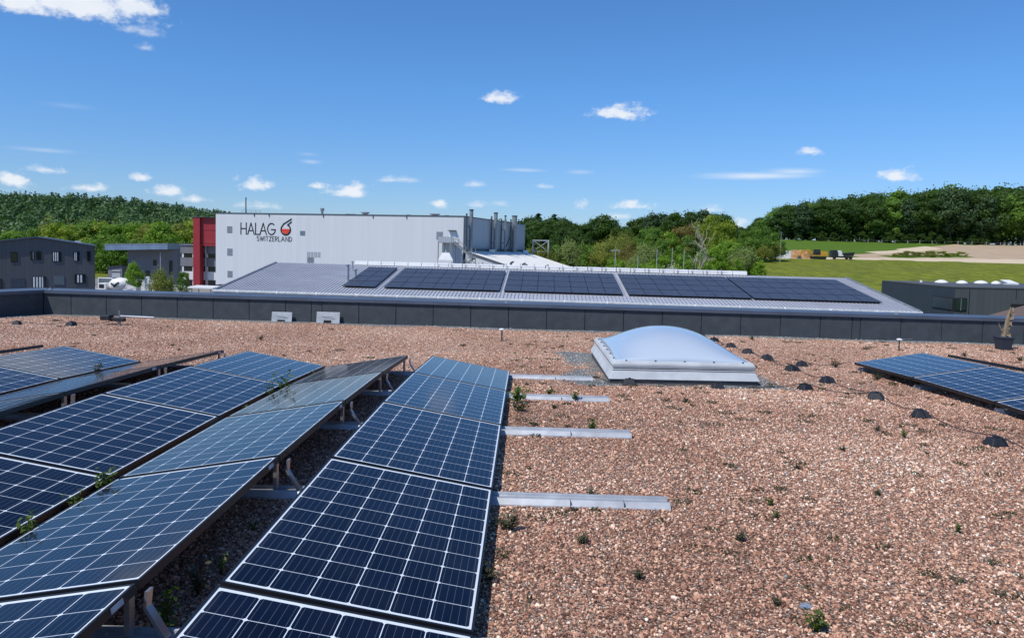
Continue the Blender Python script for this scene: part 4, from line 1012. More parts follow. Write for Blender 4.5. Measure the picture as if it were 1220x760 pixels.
def red_office():
    t = thing('red_tower', 'tall red tower portal between the striped office block and the pale hall', 'building', (-75.3, 172, 0))
    m = MB(); m.box((0, 0, -9.2), (1.5, 9, 7.05)); m.box((1.51, .6, .7), (7.2, 9, 7.0)); m.build('wall', 'red', t)
    MB().box((-.1, -.1, 7.06), (7.2, 9.1, 7.2)).build('roof_edge', 'dark_steel', t)
    r = MB()
    for z in (-2, 1.2, 4.2): r.box((1.6, .56, z), (7.2, .597, z+.05))
    r.build('panel_joint', 'dark_gap', t)
    o = thing('office_block', 'grey and white striped three storey office block behind the red tower', 'building', (-75.3, 174.2, 0))
    m = MB(); m.box((-3.9, 0, -1.1), (7.3, 10, .72)); m.box((-3.9, 0, -4.05), (7.3, 10, -2.1)); m.build('wall', 'grey_wall', o)
    MB().box((-3.9, -.05, -7.15), (7.3, 10, -5.25)).build('wall', 'white_paint', o); MB().box((-3.9, -.05, -9.3), (7.3, 10, -8.6)).build('wall', 'white_paint', o)
    MB().box((-4.1, -.2, .73), (7.3, 10.2, .92)).build('roof', 'steel', o)
    for z0, z1 in ((-2.09, -1.11), (-5.24, -4.06), (-8.59, -7.16)):
        f = MB().box((-3.8, .25, z0), (7.2, .4, z1)).build('window', 'dark_gap', o)
        MB().box((-3.8, .2, z0+.02), (7.2, .24, z1-.02)).build('pane', 'glass_dark', f)
        for x in (-3.6, -1.15, 2.0, 4.6): MB().box((x, .1, z0+.02), (x+.42, .19, z1-.02)).build('post', 'white_paint', f)
    MB().bar((2.2, -.5, -9), (2.2, -.5, .6), .2).build('column', 'alu_dull', o)
    c = thing('flat_canopy', 'white flat canopy roof on thin legs in front of the red tower', 'canopy', (-70.5, 140, 0))
    m = MB().hull([(8.8, -1.5, -6.95), (13.4, -1.5, -7.0), (13.4, 2.5, -6.9), (8.8, 2.5, -6.85)], [(8.8, -1.5, -6.75), (13.4, -1.5, -6.8), (13.4, 2.5, -6.6), (8.8, 2.5, -6.55)]); m.build('roof', 'white_paint', c)
    for x, y in ((9.4, -1), (12.9, -1), (9.4, 2), (12.9, 2)): MB().bar((x, y, -9), (x, y, -6.9), .12).build('leg', 'steel', c)
    m = thing('dark_delivery_van', 'dark parked van below the white canopy beside the pale hall', 'van', (-58.2, 146.5, -9))
    MB().hull([(-1.0, -2.4, .35), (1.0, -2.4, .35), (1.0, 2.4, .35), (-1.0, 2.4, .35)], [(-.95, -2.3, 1.2), (.95, -2.3, 1.2), (.95, 2.3, 1.2), (-.95, 2.3, 1.2)]).hull([(-.95, -2.3, 1.2), (.95, -2.3, 1.2), (.95, 1.6, 1.2), (-.95, 1.6, 1.2)], [(-.8, -2.1, 2.5), (.8, -2.1, 2.5), (.8, 1.0, 2.5), (-.8, 1.0, 2.5)]).build('body', 'black_plastic', m)
    for x in (-1, .8):
        for y in (-1.5, 1.4): MB().tube([(x, y, .35), (x+.2, y, .35)], .35, 12).build('wheel', 'rubber', m)
red_office()

def canopy_building():
    t = thing('wedge_roof_building', 'grey building under a wide wedge shaped blue grey metal roof', 'building', (-97, 185, 0))
    m = MB(); m.hull([(-3.5, -4, -.95), (11.6, -4, -.42), (11.6, 9, -.42), (-3.5, 9, -.95)], [(-3.5, -4, .45), (11.6, -4, .95), (11.6, 9, .95), (-3.5, 9, .45)]); m.build('roof', 'blue_metal', t)
    m = MB(); m.hull([(-3.55, -4.06, .3), (11.65, -4.06, .82), (11.65, 9, .82), (-3.55, 9, .3)], [(-3.55, -4.06, .5), (11.65, -4.06, 1.02), (11.65, 9, 1.02), (-3.55, 9, .5)]); m.build('roof_edge', 'steel', t)
    MB().hull([(-.1, 0, -9.4), (12, 0, -9.4), (12, 8, -9.4), (-.1, 8, -9.4)], [(-.1, 0, -.9), (12, 0, -.45), (12, 8, -.45), (-.1, 8, -.9)]).build('wall', 'grey_wall', t)
    for a, b, c, d in ((6.29, 6.91, -4.38, -3.17), (10.21, 10.82, -6.53, -3.27), (4.42, 5.24, -7.29, -5.87)): window(t, a, b, c, d)
    MB().bar((9.5, -3.2, -9), (9.5, -3.2, -1.2), .12).build('column', 'alu_dull', t)
    a = thing('low_shed', 'low grey shed with a pale roller door left of the wedge roofed building', 'shed', (-97, 182, 0))
    MB().hull([(-3.3, 0, -9.3), (.1, 0, -9.3), (.1, 5, -9.3), (-3.3, 5, -9.3)], [(-3.3, 0, -5.2), (.1, 0, -4.7), (.1, 5, -4.7), (-3.3, 5, -5.2)]).build('wall', 'grey_wall', a)
    MB().hull([(-3.5, -.3, -5.15), (.2, -.3, -4.6), (.2, 5.2, -4.6), (-3.5, 5.2, -5.15)], [(-3.5, -.3, -5.0), (.2, -.3, -4.45), (.2, 5.2, -4.45), (-3.5, 5.2, -5.0)]).build('roof', 'dark_steel', a)
    MB().box((-2.3, -.06, -8.3), (-.3, -.005, -5.7)).build('roller_door', 'white_plate', a)
    MB().box((-2.3, -.09, -6.3), (-.3, -.062, -6.0)).build('lintel', 'dark_steel', a)
    n = thing('green_fence', 'green net fence in front of the trees left of the wedge roofed building', 'fence', (-100, 176, 0))
    f = MB().box((-12, 0, -8.8), (-.9, .06, -4.9)); f.build('net', plain('green netting', (.12, .20, .12), .8, 0, .2, .5), n)
    for x in (-12, -9.2, -6.4, -3.7, -.95): MB().bar((x, -.08, -9), (x, -.08, -4.8), .1).build('post', 'steel', n)
    h = thing('clipped_hedge', 'low light green hedge in front of the green net fence', 'hedge', (-106, 172, -9))
    leaf = MB()
    for k in range(900):
        c = Vector((rng.uniform(-6, 6), rng.uniform(-.6, .6), rng.uniform(0, 1.9))); u = Vector(rng.normal(0, 1, 3)).normalized()*.2; v = u.cross(Vector(rng.normal(0, 1, 3))).normalized()*.15
        leaf.quad([c-u, c-v, c+u, c+v])
    leaf.build('leaves', 'leaf_yellow', h)
canopy_building()

def yard():
    Y = 140
    def box_thing(name, label, cat, x0, x1, z0, z1, dy, mat, extra=None):
        t = thing(name, label, cat, ((x0+x1)/2-72, Y, z0)); w = (x1-x0)/2
        MB().box((-w, 0, 0), (w, dy, z1-z0)).build('body', mat, t, bevel=.05); return t
    t = box_thing('site_container', 'grey site container with white frame beside the dark grey building', 'container', -7.0, -4.4, -7.9, -5.5, 2.4, 'shutter')
    for x in (-1.32, 1.26): MB().box((x, -.06, 0), (x+.14, -.005, 2.45)).build('corner_post', 'white_paint', t)
    MB().box((-1.3, -.07, 2.25), (1.3, -.006, 2.45)).build('frame', 'white_paint', t)
    v = thing('white_van', 'small white van partly hidden by the dark grey building', 'van', (-79.3, 138, -9))
    MB().hull([(-1.9, -.9, .4), (1.9, -.9, .4), (1.9, .9, .4), (-1.9, .9, .4)], [(-1.9, -.85, 1.3), (1.9, -.85, 1.2), (1.9, .85, 1.2), (-1.9, .85, 1.3)]).hull([(-1.9, -.85, 1.3), (1.0, -.85, 1.25), (1.0, .85, 1.25), (-1.9, .85, 1.3)], [(-1.8, -.75, 2.0), (.4, -.75, 2.0), (.4, .75, 2.0), (-1.8, .75, 2.0)]).build('body', 'white_paint', v, bevel=.06)
    MB().hull([(.45, -.76, 1.3), (.95, -.87, 1.28), (.95, -.86, 1.3), (.45, -.74, 1.32)], [(.0, -.78, 1.9), (.4, -.78, 1.9), (.4, -.74, 1.92), (.0, -.74, 1.92)]).build('side_window', 'glass_dark', v)
    for x in (-1.2, 1.2): MB().tube([(x, -.95, .38), (x, -.75, .38)], .38, 14).build('wheel', 'rubber', v)
    # long pale wall and the mixer truck in front of it
    t = thing('yard_wall', 'low white wall behind the concrete mixer truck', 'wall', (-72, 147, 0)); MB().box((-5.4, 0, -9), (3.2, .3, -6.0)).build('wall', 'white_paint', t)
    m = thing('mixer_truck', 'white concrete mixer truck parked behind the parapet by a round green tree', 'truck', (-74.6, 139.2, -9))
    d = MB(); c0 = Vector((-1.6, 0, 2.1)); c1 = Vector((2.2, 0, 2.75)); n = 16; ax = (c1-c0).normalized(); u = Vector((0, 1, 0)); w = ax.cross(u)
    prof = [(0, .75), (.18, 1.2), (.5, 1.28), (.8, .95), (1.0, .5)]
    b0 = 0
    for s, r in prof:
        for k in range(n): d.v.append(tuple(c0.lerp(c1, s) + (u*math.cos(6.2832*k/n)+w*math.sin(6.2832*k/n))*r))
    for i in range(4):
        for k in range(n): d.f.append((i*n+k, i*n+(k+1) % n, (i+1)*n+(k+1) % n, (i+1)*n+k)); d.mi.append(0)
    d.f.append(tuple(range(n))); d.f.append(tuple(4*n+k for k in range(n))); d.mi += [0, 0]
    d.build('drum', 'white_paint', m, smooth=True)
    s = MB(); s.tube([c0.lerp(c1, .30)+Vector((-.5, -1.22, .35)), c0.lerp(c1, .36)+Vector((0, -1.32, -.15)), c0.lerp(c1, .42)+Vector((.5, -1.2, .5))], [.12, .30, .1], 8); s.build('emblem', 'letter', m)
    MB().hull([(-3.4, -1.1, .8), (-1.9, -1.1, .8), (-1.9, 1.1, .8), (-3.4, 1.1, .8)], [(-3.3, -1.05, 2.6), (-1.9, -1.05, 2.6), (-1.9, 1.05, 2.6), (-3.3, 1.05, 2.6)]).build('cab', 'white_paint', m, bevel=.08)
    MB().box((-3.2, -1.12, 1.7), (-2.3, -1.10, 2.4)).build('cab_window', 'glass_dark', m)
    MB().box((-3.2, -.8, .65), (3.2, .8, .9)).build('chassis', 'dark_steel', m)
    for x in (-2.6, .9, 2.2): MB().tube([(x, -1.1, .5), (x, -.8, .5)], .5, 14).build('wheel', 'rubber', m)
    p = thing('printed_skip', 'white skip with pale violet print right of the mixer drum', 'skip', (-73.0, 138.4, -9))
    MB().hull([(-.9, 0, .2), (1.7, 0, .2), (1.7, 1.6, .2), (-.9, 1.6, .2)], [(-.9, 0, 3.0), (1.9, 0, 1.9), (1.9, 1.8, 1.9), (-.9, 1.8, 3.0)]).build('body', 'white_paint', p)
    for x, z in ((-.1, 1.7), (.5, 1.4), (1.0, 1.5), (.2, .9)): MB().box((x-.25, -.03, z), (x+.25, -.003, z+.22)).build('print', 'purple', p)
    q = thing('advertising_pylon', 'narrow white pylon standing between the two small yard trees', 'sign', (-69.9, 140, -9)); MB().box((-.45, 0, 0), (.45, .3, 3.9)).build('board', 'white_paint', q, bevel=.04)
    MB().box((-.1, -.02, 1.0), (.15, -.003, 1.3)).build('mark', 'red', q)
yard()

# --- metal roofed building with solar panels straight ahead
RE = Vector((.99584, -.09107, 0)); RN = Vector((.09107, .99584, 0)); RO = Vector((-17.75, 44, -1.17)); RLEN, RUPH, RRISE, RSK = 38.43, 9.93, 1.39, -.67
RUP = RN*RUPH + Vector((0, 0, RRISE)) + RE*RSK; RUL = 9.997; RUPn = RUP/RUL
RNN = RE.cross(RUPn).normalized()
if RNN.z < 0: RNN = -RNN
def rp(s, t, h=0): return RO + RE*s + RUPn*t + RNN*h
def pv_building():
    t = thing('metal_roof_building', 'long low building with a grey standing seam metal roof carrying solar panels', 'building')
    r = MB(); c = [rp(-.25, -.12, -.12), rp(RLEN+.25, -.12, -.12), rp(RLEN+.25, RUL, -.12), rp(-.25, RUL, -.12)]; r.hull(c, [p+RNN*.12 for p in c])
    # far slope
    dn2 = RN*RUPH - Vector((0, 0, RRISE)); c2 = [rp(-.25, RUL, -.12), rp(RLEN+.25, RUL, -.12), rp(RLEN+.25, RUL, -.12)+dn2, rp(-.25, RUL, -.12)+dn2]
    r2 = MB().hull(c2, [p+Vector((0, 0, .11)) for p in c2])
    ro = r.build('roof', 'tin_roof', t); r2.build('roof', 'tin_roof', t)
    sm = MB(); n = int(RLEN/.21)
    for k in range(n+1):
        s = k*RLEN/n; a = rp(s, -.1, .002); b = rp(s, RUL-.05, .002); u = RE*.018
        sm.hull([a-u, a+u, b+u, b-u], [a-u+RNN*.028, a+u+RNN*.028, b+u+RNN*.028, b-u+RNN*.028])
    tag(sm.build('seam', 'tin_seam', ro), kind='stuff')
    w = MB()
    a, b = rp(.3, .3, -.13), rp(RLEN-.3, .3, -.13); c_, d_ = rp(RLEN-.3, .3, -.13)+RN*(2*RUPH-.9), rp(.3, .3, -.13)+RN*(2*RUPH-.9)
    w.hull([Vector((p.x, p.y, -9)) for p in (a, b, c_, d_)], [Vector((p.x, p.y, -1.32)) for p in (a, b, c_, d_)]); w.build('wall', 'orange_wall', t)
    gt = MB(); gt.tube([rp(-.3, -.16, -.06), rp(RLEN+.3, -.16, -.06)], .095, 10)
    go = gt.build('gutter', 'white_plate', t)
    for s in np.arange(1.2, RLEN, 2.35): MB().tube([rp(s-.03, -.16, -.06), rp(s+.03, -.16, -.06)], .104, 10).build('gutter_joint', 'white_paint', go)
    for s in (6.7, 17.3, 31.2): p = rp(s, -.2, -.15); MB().bar(p, p+Vector((0, 0, -.32)), .05).build('lightning_clip', 'white_paint', t)
    ve = MB()
    for s in (-.2, RLEN+.2): ve.bar(rp(s, -.15, .03), rp(s, RUL, .03), .12, .09)
    ve.build('verge_trim', 'steel', t)
    # white ridge pieces and the low guard rail
    for k in range(28):
        s = 5.6+k*.955
        if k in (2, 3): pass
        MB().hull([rp(s, RUL-.18, .05), rp(s+.90, RUL-.18, .05), rp(s+.90, RUL+.1, .05), rp(s, RUL+.1, .05)], [rp(s, RUL-.1, .27), rp(s+.90, RUL-.1, .27), rp(s+.90, RUL+.1, .27), rp(s, RUL+.1, .27)]).build('ridge_light', 'white_paint', t)
    gr = MB()
    for k in range(21): p = rp(11.5+k*.955, RUL-.25, 0); gr.bar(p, p+Vector((0, 0, .42)), .03)
    gr.bar(rp(11.5, RUL-.25, .2), rp(31, RUL-.25, .2), .02); gr.build('guard_rail', 'steel', t)
    for s, tt, h, rad in ((6.62, 3.95, .95, .11), (6.95, 4.6, .55, .09), (5.95, 7.8, .55, .06)):
        p = rp(s, tt, 0); o = MB().tube([p, p+Vector((0, 0, h))], rad, 10).lathe(p+Vector((0, 0, h)), [(rad+.03, 0), (rad+.03, .05)], 10).build('vent_pipe', 'alu_dull', t)
    MB().hull([rp(.2, -.55, -.25), rp(5, -.5, -.3), rp(5, -.3, -.3), rp(.2, -.3, -.25)], [rp(.2, -.55, -.2), rp(5, -.5, -.25), rp(5, -.3, -.25), rp(.2, -.3, -.2)]).build('flashing', 'steel', t)
    # the solar panels on it
    blocks = [('leftmost', 6.95, 2), ('second', 9.45, 7), ('middle', 16.55, 7), ('fourth', 23.7, 7), ('rightmost', 30.62, 7)]
    PWr, PLr = .965, 1.69
    m = MB(); m.box((0, 0, .08), (PWr, PLr, .115)); body = m
    m = MB(); sh = RSK/RUL
    P = lambda x, y, z: (x, y, z)
    fm = MB().box((0, 0, 0), (PWr, PLr, .035), Matrix(((1, sh, 0, 0), (0, 1, 0, 0), (0, 0, 1, 0), (0, 0, 0, 1))), mi=1)
    gx = (PWr-.03)/.970; 
    fm.quad([(.012, .012, .037), (PWr-.012, .012, .037), (PWr-.012+sh*PLr, PLr-.012, .037), (.012+sh*PLr, PLr-.012, .037)], [(0, 0), (PW, 0), (PW, PLEN), (0, PLEN)], 0)
    me = fm.mesh('solar_panel', ['pv_black', 'black_frame'])
    rot = Matrix((tuple(RE), tuple(RNN.cross(RE)), tuple(RNN))).transposed().to_4x4()
    up = RNN.cross(RE)
    for bn, s0, nc in blocks:
        for row in range(4):
            for col in range(nc):
                s = s0 + col*.978; tt = 1.66 + row*1.74
                o = bpy.data.objects.new('solar_panel', me); COL.objects.link(o)
                o.matrix_world = Matrix.Translation(rp(s, tt, .09)) @ rot
                tag(o, f'roof solar panel, {ORD[row]} row above the gutter, {ORD[col]} column of the {bn} block', 'solar panel', 'solar panels on the grey metal roof')
pv_building()
t = thing('white_awning', 'white sheet roof just behind the parapet below the metal roof gutter', 'awning', (0, 0, 0))
for pts in ([(-8.3, 30.5, -.95), (-4.9, 30.5, -.96), (-5.4, 33, -.86), (-6.6, 33, -.84)], [(-5.25, 30.5, -.97), (.2, 30.5, -1.22), (-2.8, 33.2, -.90), (-4.6, 33.2, -.84)]):
    pass
MB().hull([(-9.0, 33, -1.36), (-3.0, 33, -1.46), (-3.0, 36, -1.42), (-7.0, 36, -1.30)], [(-9.0, 33, -1.32), (-3.0, 33, -1.42), (-3.0, 36, -1.38), (-7.0, 36, -1.26)]).build('sheet', 'white_paint', t)
MB().bar((-8, 35.5, -9), (-8, 35.5, -1.35), .1).build('leg', 'steel', t)
MB().bar((-4, 34, -9), (-4, 34, -1.45), .1).build('leg', 'steel', t)

# --- dark building on the right
def right_building():
    t = thing('dark_flat_building', 'dark flat roofed building with a corner window and white roof domes at right', 'building')
    A = Vector((34.5, 62, 0)); B = A + Vector((.2, 13, 0)).normalized()*13.1; D = A + Vector((1, .12, 0)).normalized()*22; E_ = D + (B-A)
    z1 = -.62
    def f(a, b, mt, nm='wall'):
        L = (b-a).length; MB().quad([(a.x, a.y, -9), (b.x, b.y, -9), (b.x, b.y, z1), (a.x, a.y, z1)], [(0, -9), (L, -9), (L, z1), (0, z1)]).build(nm, mt, t)
    f(A, B, 'navy_lines'); f(A, D, 'grey_lines'); f(B, E_, 'navy_lines'); f(D, E_, 'grey_lines')
    MB().hull([Vector((p.x, p.y, z1-.12)) for p in (A, D, E_, B)], [Vector((p.x, p.y, z1+.06)) for p in (A, D, E_, B)]).build('roof', 'dgrey_wall', t)
    d1 = (B-A).normalized(); d2 = (D-A).normalized()
    def strip(p, q, z0, z1_, off, mt, nm, par):
        n = Vector((d2.y, -d2.x, 0)) if abs((q-p).normalized().dot(d2)) > .9 else Vector((-d1.y, d1.x, 0))
        return MB().hull([Vector((v.x, v.y, z0)) for v in (p, q, q+n*off, p+n*off)], [Vector((v.x, v.y, z1_)) for v in (p, q, q+n*off, p+n*off)]).build(nm, mt, par)
    w = strip(A, A+d1*3.3, -2.5, -1.45, .05, 'dark_gap', 'window', t); strip(A+d1*.1, A+d1*3.2, -2.42, -1.52, .09, 'glass_teal', 'pane', w)
    w2 = strip(A, A+d2*1.05, -2.5, -1.45, .05, 'dark_gap', 'window', t); strip(A+d2*.06, A+d2*1.0, -2.42, -1.52, .09, 'glass_teal', 'pane', w2)
    strip(A+d2*.5, A+d2*.54, -2.45, -1.5, .11, 'steel', 'mullion', w2)
    strip(A+d2*4.9, A+d2*6.2, -2.05, -1.86, .06, 'dark_gap', 'slot_window', t)
    strip(A+d2*1.25, A+d2*1.3, -9, -.64, .02, 'dark_gap', 'joint', t); strip(A+d2*5.3, A+d2*5.34, -1.5, -.64, .02, 'dark_gap', 'joint', t)
    for x, y, r in ((38.5, 71.5, .58), (40.1, 71, .5), (42.7, 72.5, .6), (43.8, 72, .42)):
        MB().lathe((x, y, z1+.05), [(r, 0), (r*.97, .1), (r*.75, .2), (r*.4, .28), (.02, .31)], 16).build('roof_dome', 'white_paint', t, smooth=True)
    MB().hull([(44.6, 71.5, z1+.06), (45.6, 71.5, z1+.06), (45.6, 72.4, z1+.06), (44.6, 72.4, z1+.06)], [(44.6, 71.5, z1+.2), (45.6, 71.5, z1+.2), (45.3, 72.4, z1+.48), (44.4, 72.4, z1+.48)]).build('roof_hatch', 'white_paint', t)
    MB().tube([(36.9, 72, z1), (36.9, 72, z1+.25)], .12, 8).build('roof_vent', 'white_paint', t)
    c = thing('flue_pipe', 'small pale flue with cowl at the right gable of the metal roof', 'flue', (20.6, 47.5, -.9))
    MB().tube([(0, 0, -1), (0, 0, .5)], .09, 10).lathe((0, 0, .38), [(.16, 0), (.18, .12), (.05, .22)], 10).build('flue', 'alu_dull', c)
    h = thing('tiled_roof_house', 'house with a brown tiled hipped roof beyond the right end of the parapet', 'house')
    ax, ay, az_ = 16.4, 28.0, -.53
    r = MB(); P = [(ax, ay, az_), (ax+17.6, ay-1.0, az_), (ax+19.6, ay+2.5, az_+.62), (ax+4.5, ay+3.0, az_+.62)]
    L = 16; r.quad(P, [(0, 0), (16, 0), (16, 7), (5.2, 7)])
    r.quad([P[0], P[3], (ax+5.6, ay+8, az_-.35)], [(0, 0), (5, 5), (13, 0)]); r.quad([P[3], P[2], (ax+20, ay+8, az_-.35), (ax+5.6, ay+8, az_-.35)], [(0, 0), (14, 0), (14, 5), (0, 5)]); r.build('roof', 'tiles', h)
    MB().hull([(ax+.6, ay+.6, -9), (ax+16, ay-.4, -9), (ax+18, ay+7, -9), (ax+5.8, ay+7.5, -9)], [(ax+.6, ay+.6, az_-.05), (ax+16, ay-.4, az_-.05), (ax+18, ay+7, az_-.4), (ax+5.8, ay+7.5, az_-.4)]).build('wall', 'concrete', h)
right_building()

# --- lamp posts
for k, (x, y, zt) in enumerate([(13.95, 120, 1.9), (17.5, 120, 1.0), (20.6, 121, 2.15), (22.8, 120, 2.35), (24.65, 120, 2.25)]):
    t = thing('floodlight_post', 'thin grey post before the trees behind the metal roof, ' + ['leftmost, with cross arm', 'short, second from left', 'third from left', 'fourth from left', 'rightmost'][k], 'post', (x, y, -9), 0, 'thin grey posts before the trees')
    MB().tube([(0, 0, 0), (0, 0, zt+9)], [.07, .045], 8).build('pole', 'alu_dull', t)
    if k == 0: MB().box((-.6, -.05, zt+8.9), (.6, .05, zt+9.0)).build('arm', 'alu_dull', t); MB().box((-.7, -.12, zt+8.72), (-.42, .12, zt+8.895)).build('lamp', 'steel', t); MB().box((.42, -.12, zt+8.72), (.7, .12, zt+8.895)).build('lamp', 'steel', t)
t = thing('street_lamp', 'tall thin street lamp beside the white container in the field', 'street lamp', (75.8, 230, float(terrain(75.8, 230))))
h = 8.5-float(terrain(75.8, 230)); MB().tube([(0, 0, 0), (0, 0, h)], [.10, .06], 8).build('pole', 'alu_dull', t); MB().box((-.5, -.15, h-.05), (.3, .15, h+.12)).build('lamp', 'steel', t)

# --- building site in the field
def site():
    z = lambda x, y: float(terrain(x, y))
    t = thing('site_cabin', 'small white site container left of the orange earth heap', 'container', (83.6, 253, z(83.6, 253)))
    MB().box((-1.7, -1.2, 0), (.0, 1.2, 2.0)).build('end_panel', 'white_plate', t); MB().box((.02, -1.25, 0), (2.9, 1.25, 2.5)).build('body', 'white_paint', t, bevel=.04)
    t = thing('earth_heap', 'heap of orange dug earth behind the yellow excavator', 'earth heap', (91.2, 259, z(91.2, 259)-.2))
    bm = bmesh.new(); bmesh.ops.create_grid(bm, x_segments=44, y_segments=26, size=1)
    for v in bm.verts:
        x, y = v.co.x*4.4, v.co.y*3.2; r = max(0, 1-(abs(v.co.x)**3+abs(v.co.y)**2.5))
        hh = 2.9*r**.55*(1+.0*x)+.3*math.sin(x*1.7)*math.sin(y*1.9+x)*min(1, r*2)+rng.normal(0, .12)*min(1, r*3); v.co = (x, y, max(-.3, hh*(1-.10*math.cos(x*.5))))
    me = bpy.data.meshes.new('heap'); bm.to_mesh(me); bm.free(); me.materials.append(MT['earth_pile']); o = bpy.data.objects.new('heap', me); COL.objects.link(o); o.parent = t
    e = thing('excavator', 'yellow tracked excavator with black cab in front of the orange earth heap', 'excavator', (95.6, 252.5, z(95.6, 252.5)))
    for y in (-1.2, .8): 
        m = MB(); m.hull([(-2.1, y, .1), (2.1, y, .1), (2.1, y+.6, .1), (-2.1, y+.6, .1)], [(-2.4, y, .9), (2.4, y, .9), (2.4, y+.6, .9), (-2.4, y+.6, .9)]); m.build('track', 'rubber', e, bevel=.15)
    MB().box((-1.9, -1.4, 1.0), (2.6, 1.4, 1.35)).hull([(.2, -1.4, 1.35), (2.7, -1.4, 1.35), (2.7, 1.4, 1.35), (.2, 1.4, 1.35)], [(.3, -1.35, 2.7), (2.4, -1.35, 2.5), (2.4, 1.35, 2.5), (.3, 1.35, 2.7)]).build('body', 'yellow', e, bevel=.08)
    cb = MB().hull([(-1.8, -1.38, 1.36), (.15, -1.38, 1.36), (.15, .2, 1.36), (-1.8, .2, 1.36)], [(-1.5, -1.3, 3.2), (.1, -1.3, 3.2), (.1, .2, 3.2), (-1.5, .2, 3.2)]).build('cab', 'black_plastic', e)
    MB().box((-1.35, -1.42, 2.1), (-.1, -1.385, 3.0)).build('cab_window', 'glass_dark', cb)
    b = MB(); P = [Vector((-1.2, .6, 1.5)), Vector((-3.2, .6, 2.9)), Vector((-5.4, .6, 2.2))]; b.bar(P[0], P[1], .45, .7).bar(P[1], P[2], .4, .55); b.build('boom', 'yellow', e)
    b = MB(); b.bar(P[2]+Vector((.2, 0, .2)), Vector((-5.9, .6, .9)), .35, .45); b.build('arm', 'yellow', e)
    MB().hull([(-6.5, .0, .1), (-5.3, .0, .1), (-5.3, 1.2, .1), (-6.5, 1.2, .1)], [(-6.2, .1, 1.0), (-5.7, .1, 1.0), (-5.7, 1.1, 1.0), (-6.2, 1.1, 1.0)]).build('bucket', 'dark_steel', e)
    d = thing('dump_truck', 'black tipper truck with white door standing on the pale site track', 'truck', (104.4, 256.0, z(104.4, 256.0)))
    MB().hull([(-3.6, -1.2, .6), (-1.6, -1.2, .6), (-1.6, 1.2, .6), (-3.6, 1.2, .6)], [(-3.4, -1.15, 3.0), (-1.6, -1.15, 3.0), (-1.6, 1.15, 3.0), (-3.4, 1.15, 3.0)]).build('cab', 'black_plastic', d, bevel=.1)
    MB().hull([(-1.2, -1.22, 1.1), (.3, -1.22, 1.1), (.3, 1.2, 1.1), (-1.2, 1.2, 1.1)], [(-1.3, -1.22, 2.7), (-.5, -1.22, 2.9), (-.5, 1.2, 2.9), (-1.3, 1.2, 2.7)]).build('side_panel', 'white_paint', d)
    MB().hull([(.0, -1.2, 1.1), (3.6, -1.2, 1.2), (3.6, 1.2, 1.2), (.0, 1.2, 1.1)], [(-.2, -1.25, 2.0), (4.0, -1.25, 2.4), (4.0, 1.25, 2.4), (-.2, 1.25, 2.0)]).build('tipper_body', 'black_plastic', d)
    MB().box((-3.5, -.6, .55), (3.6, .6, 1.05)).build('chassis', 'dark_steel', d)
    for x in (-2.6, 1.4, 2.7): MB().tube([(x, -1.25, .55), (x, -.9, .55)], .55, 14).build('wheel', 'rubber', d)
    f = thing('pasture_fence', 'thin post fence along the foot of the dark forest', 'fence')
    for x in np.arange(158, 262, 6.3):
        y = 373+1.5*math.sin(x*.1); MB().bar((x, y, z(x, y)-.2), (x, y, z(x, y)+1.7), .18).build('post', 'concrete', f)
    w = MB(); pts = [(x, 373+1.5*math.sin(x*.1)) for x in np.arange(158, 262, 6.3)]
    w.tube([(x, y, z(x, y)+1.3) for x, y in pts], .03, 4); w.build('wire', 'steel', f)
site()

# ------------------------------------------------------------------ trees
def leaf_mesh(name, centres, normals, size, tone, aspect=.62):
    """one small pointed leaf clump face per centre"""
    n = len(centres); c = np.asarray(centres); nr = np.asarray(normals); nr = nr/np.linalg.norm(nr, axis=1, keepdims=True)
    r = rng.normal(0, 1, (n, 3)); u = np.cross(nr, r); u /= np.linalg.norm(u, axis=1, keepdims=True); v = np.cross(nr, u)
    s = np.asarray(size)[:, None]
    V = np.stack([c-u*s, c-v*s*aspect+nr*s*.12, c+u*s, c+v*s*aspect+nr*s*.12], 1).reshape(-1, 3)
    me = bpy.data.meshes.new(name); me.vertices.add(4*n); me.vertices.foreach_set('co', V.astype(np.float32).ravel())
    me.loops.add(4*n); me.loops.foreach_set('vertex_index', np.arange(4*n, dtype=np.int32))
    me.polygons.add(n); me.polygons.foreach_set('loop_start', np.arange(0, 4*n, 4, dtype=np.int32)); me.polygons.foreach_set('loop_total', np.full(n, 4, np.int32))
    at = me.attributes.new('tone', 'FLOAT', 'FACE'); at.data.foreach_set('value', np.asarray(tone, np.float32))
    me.update(calc_edges=True); return me
def unit(n):
    d = rng.normal(0, 1, (n, 3)); return d/np.linalg.norm(d, axis=1, keepdims=True)
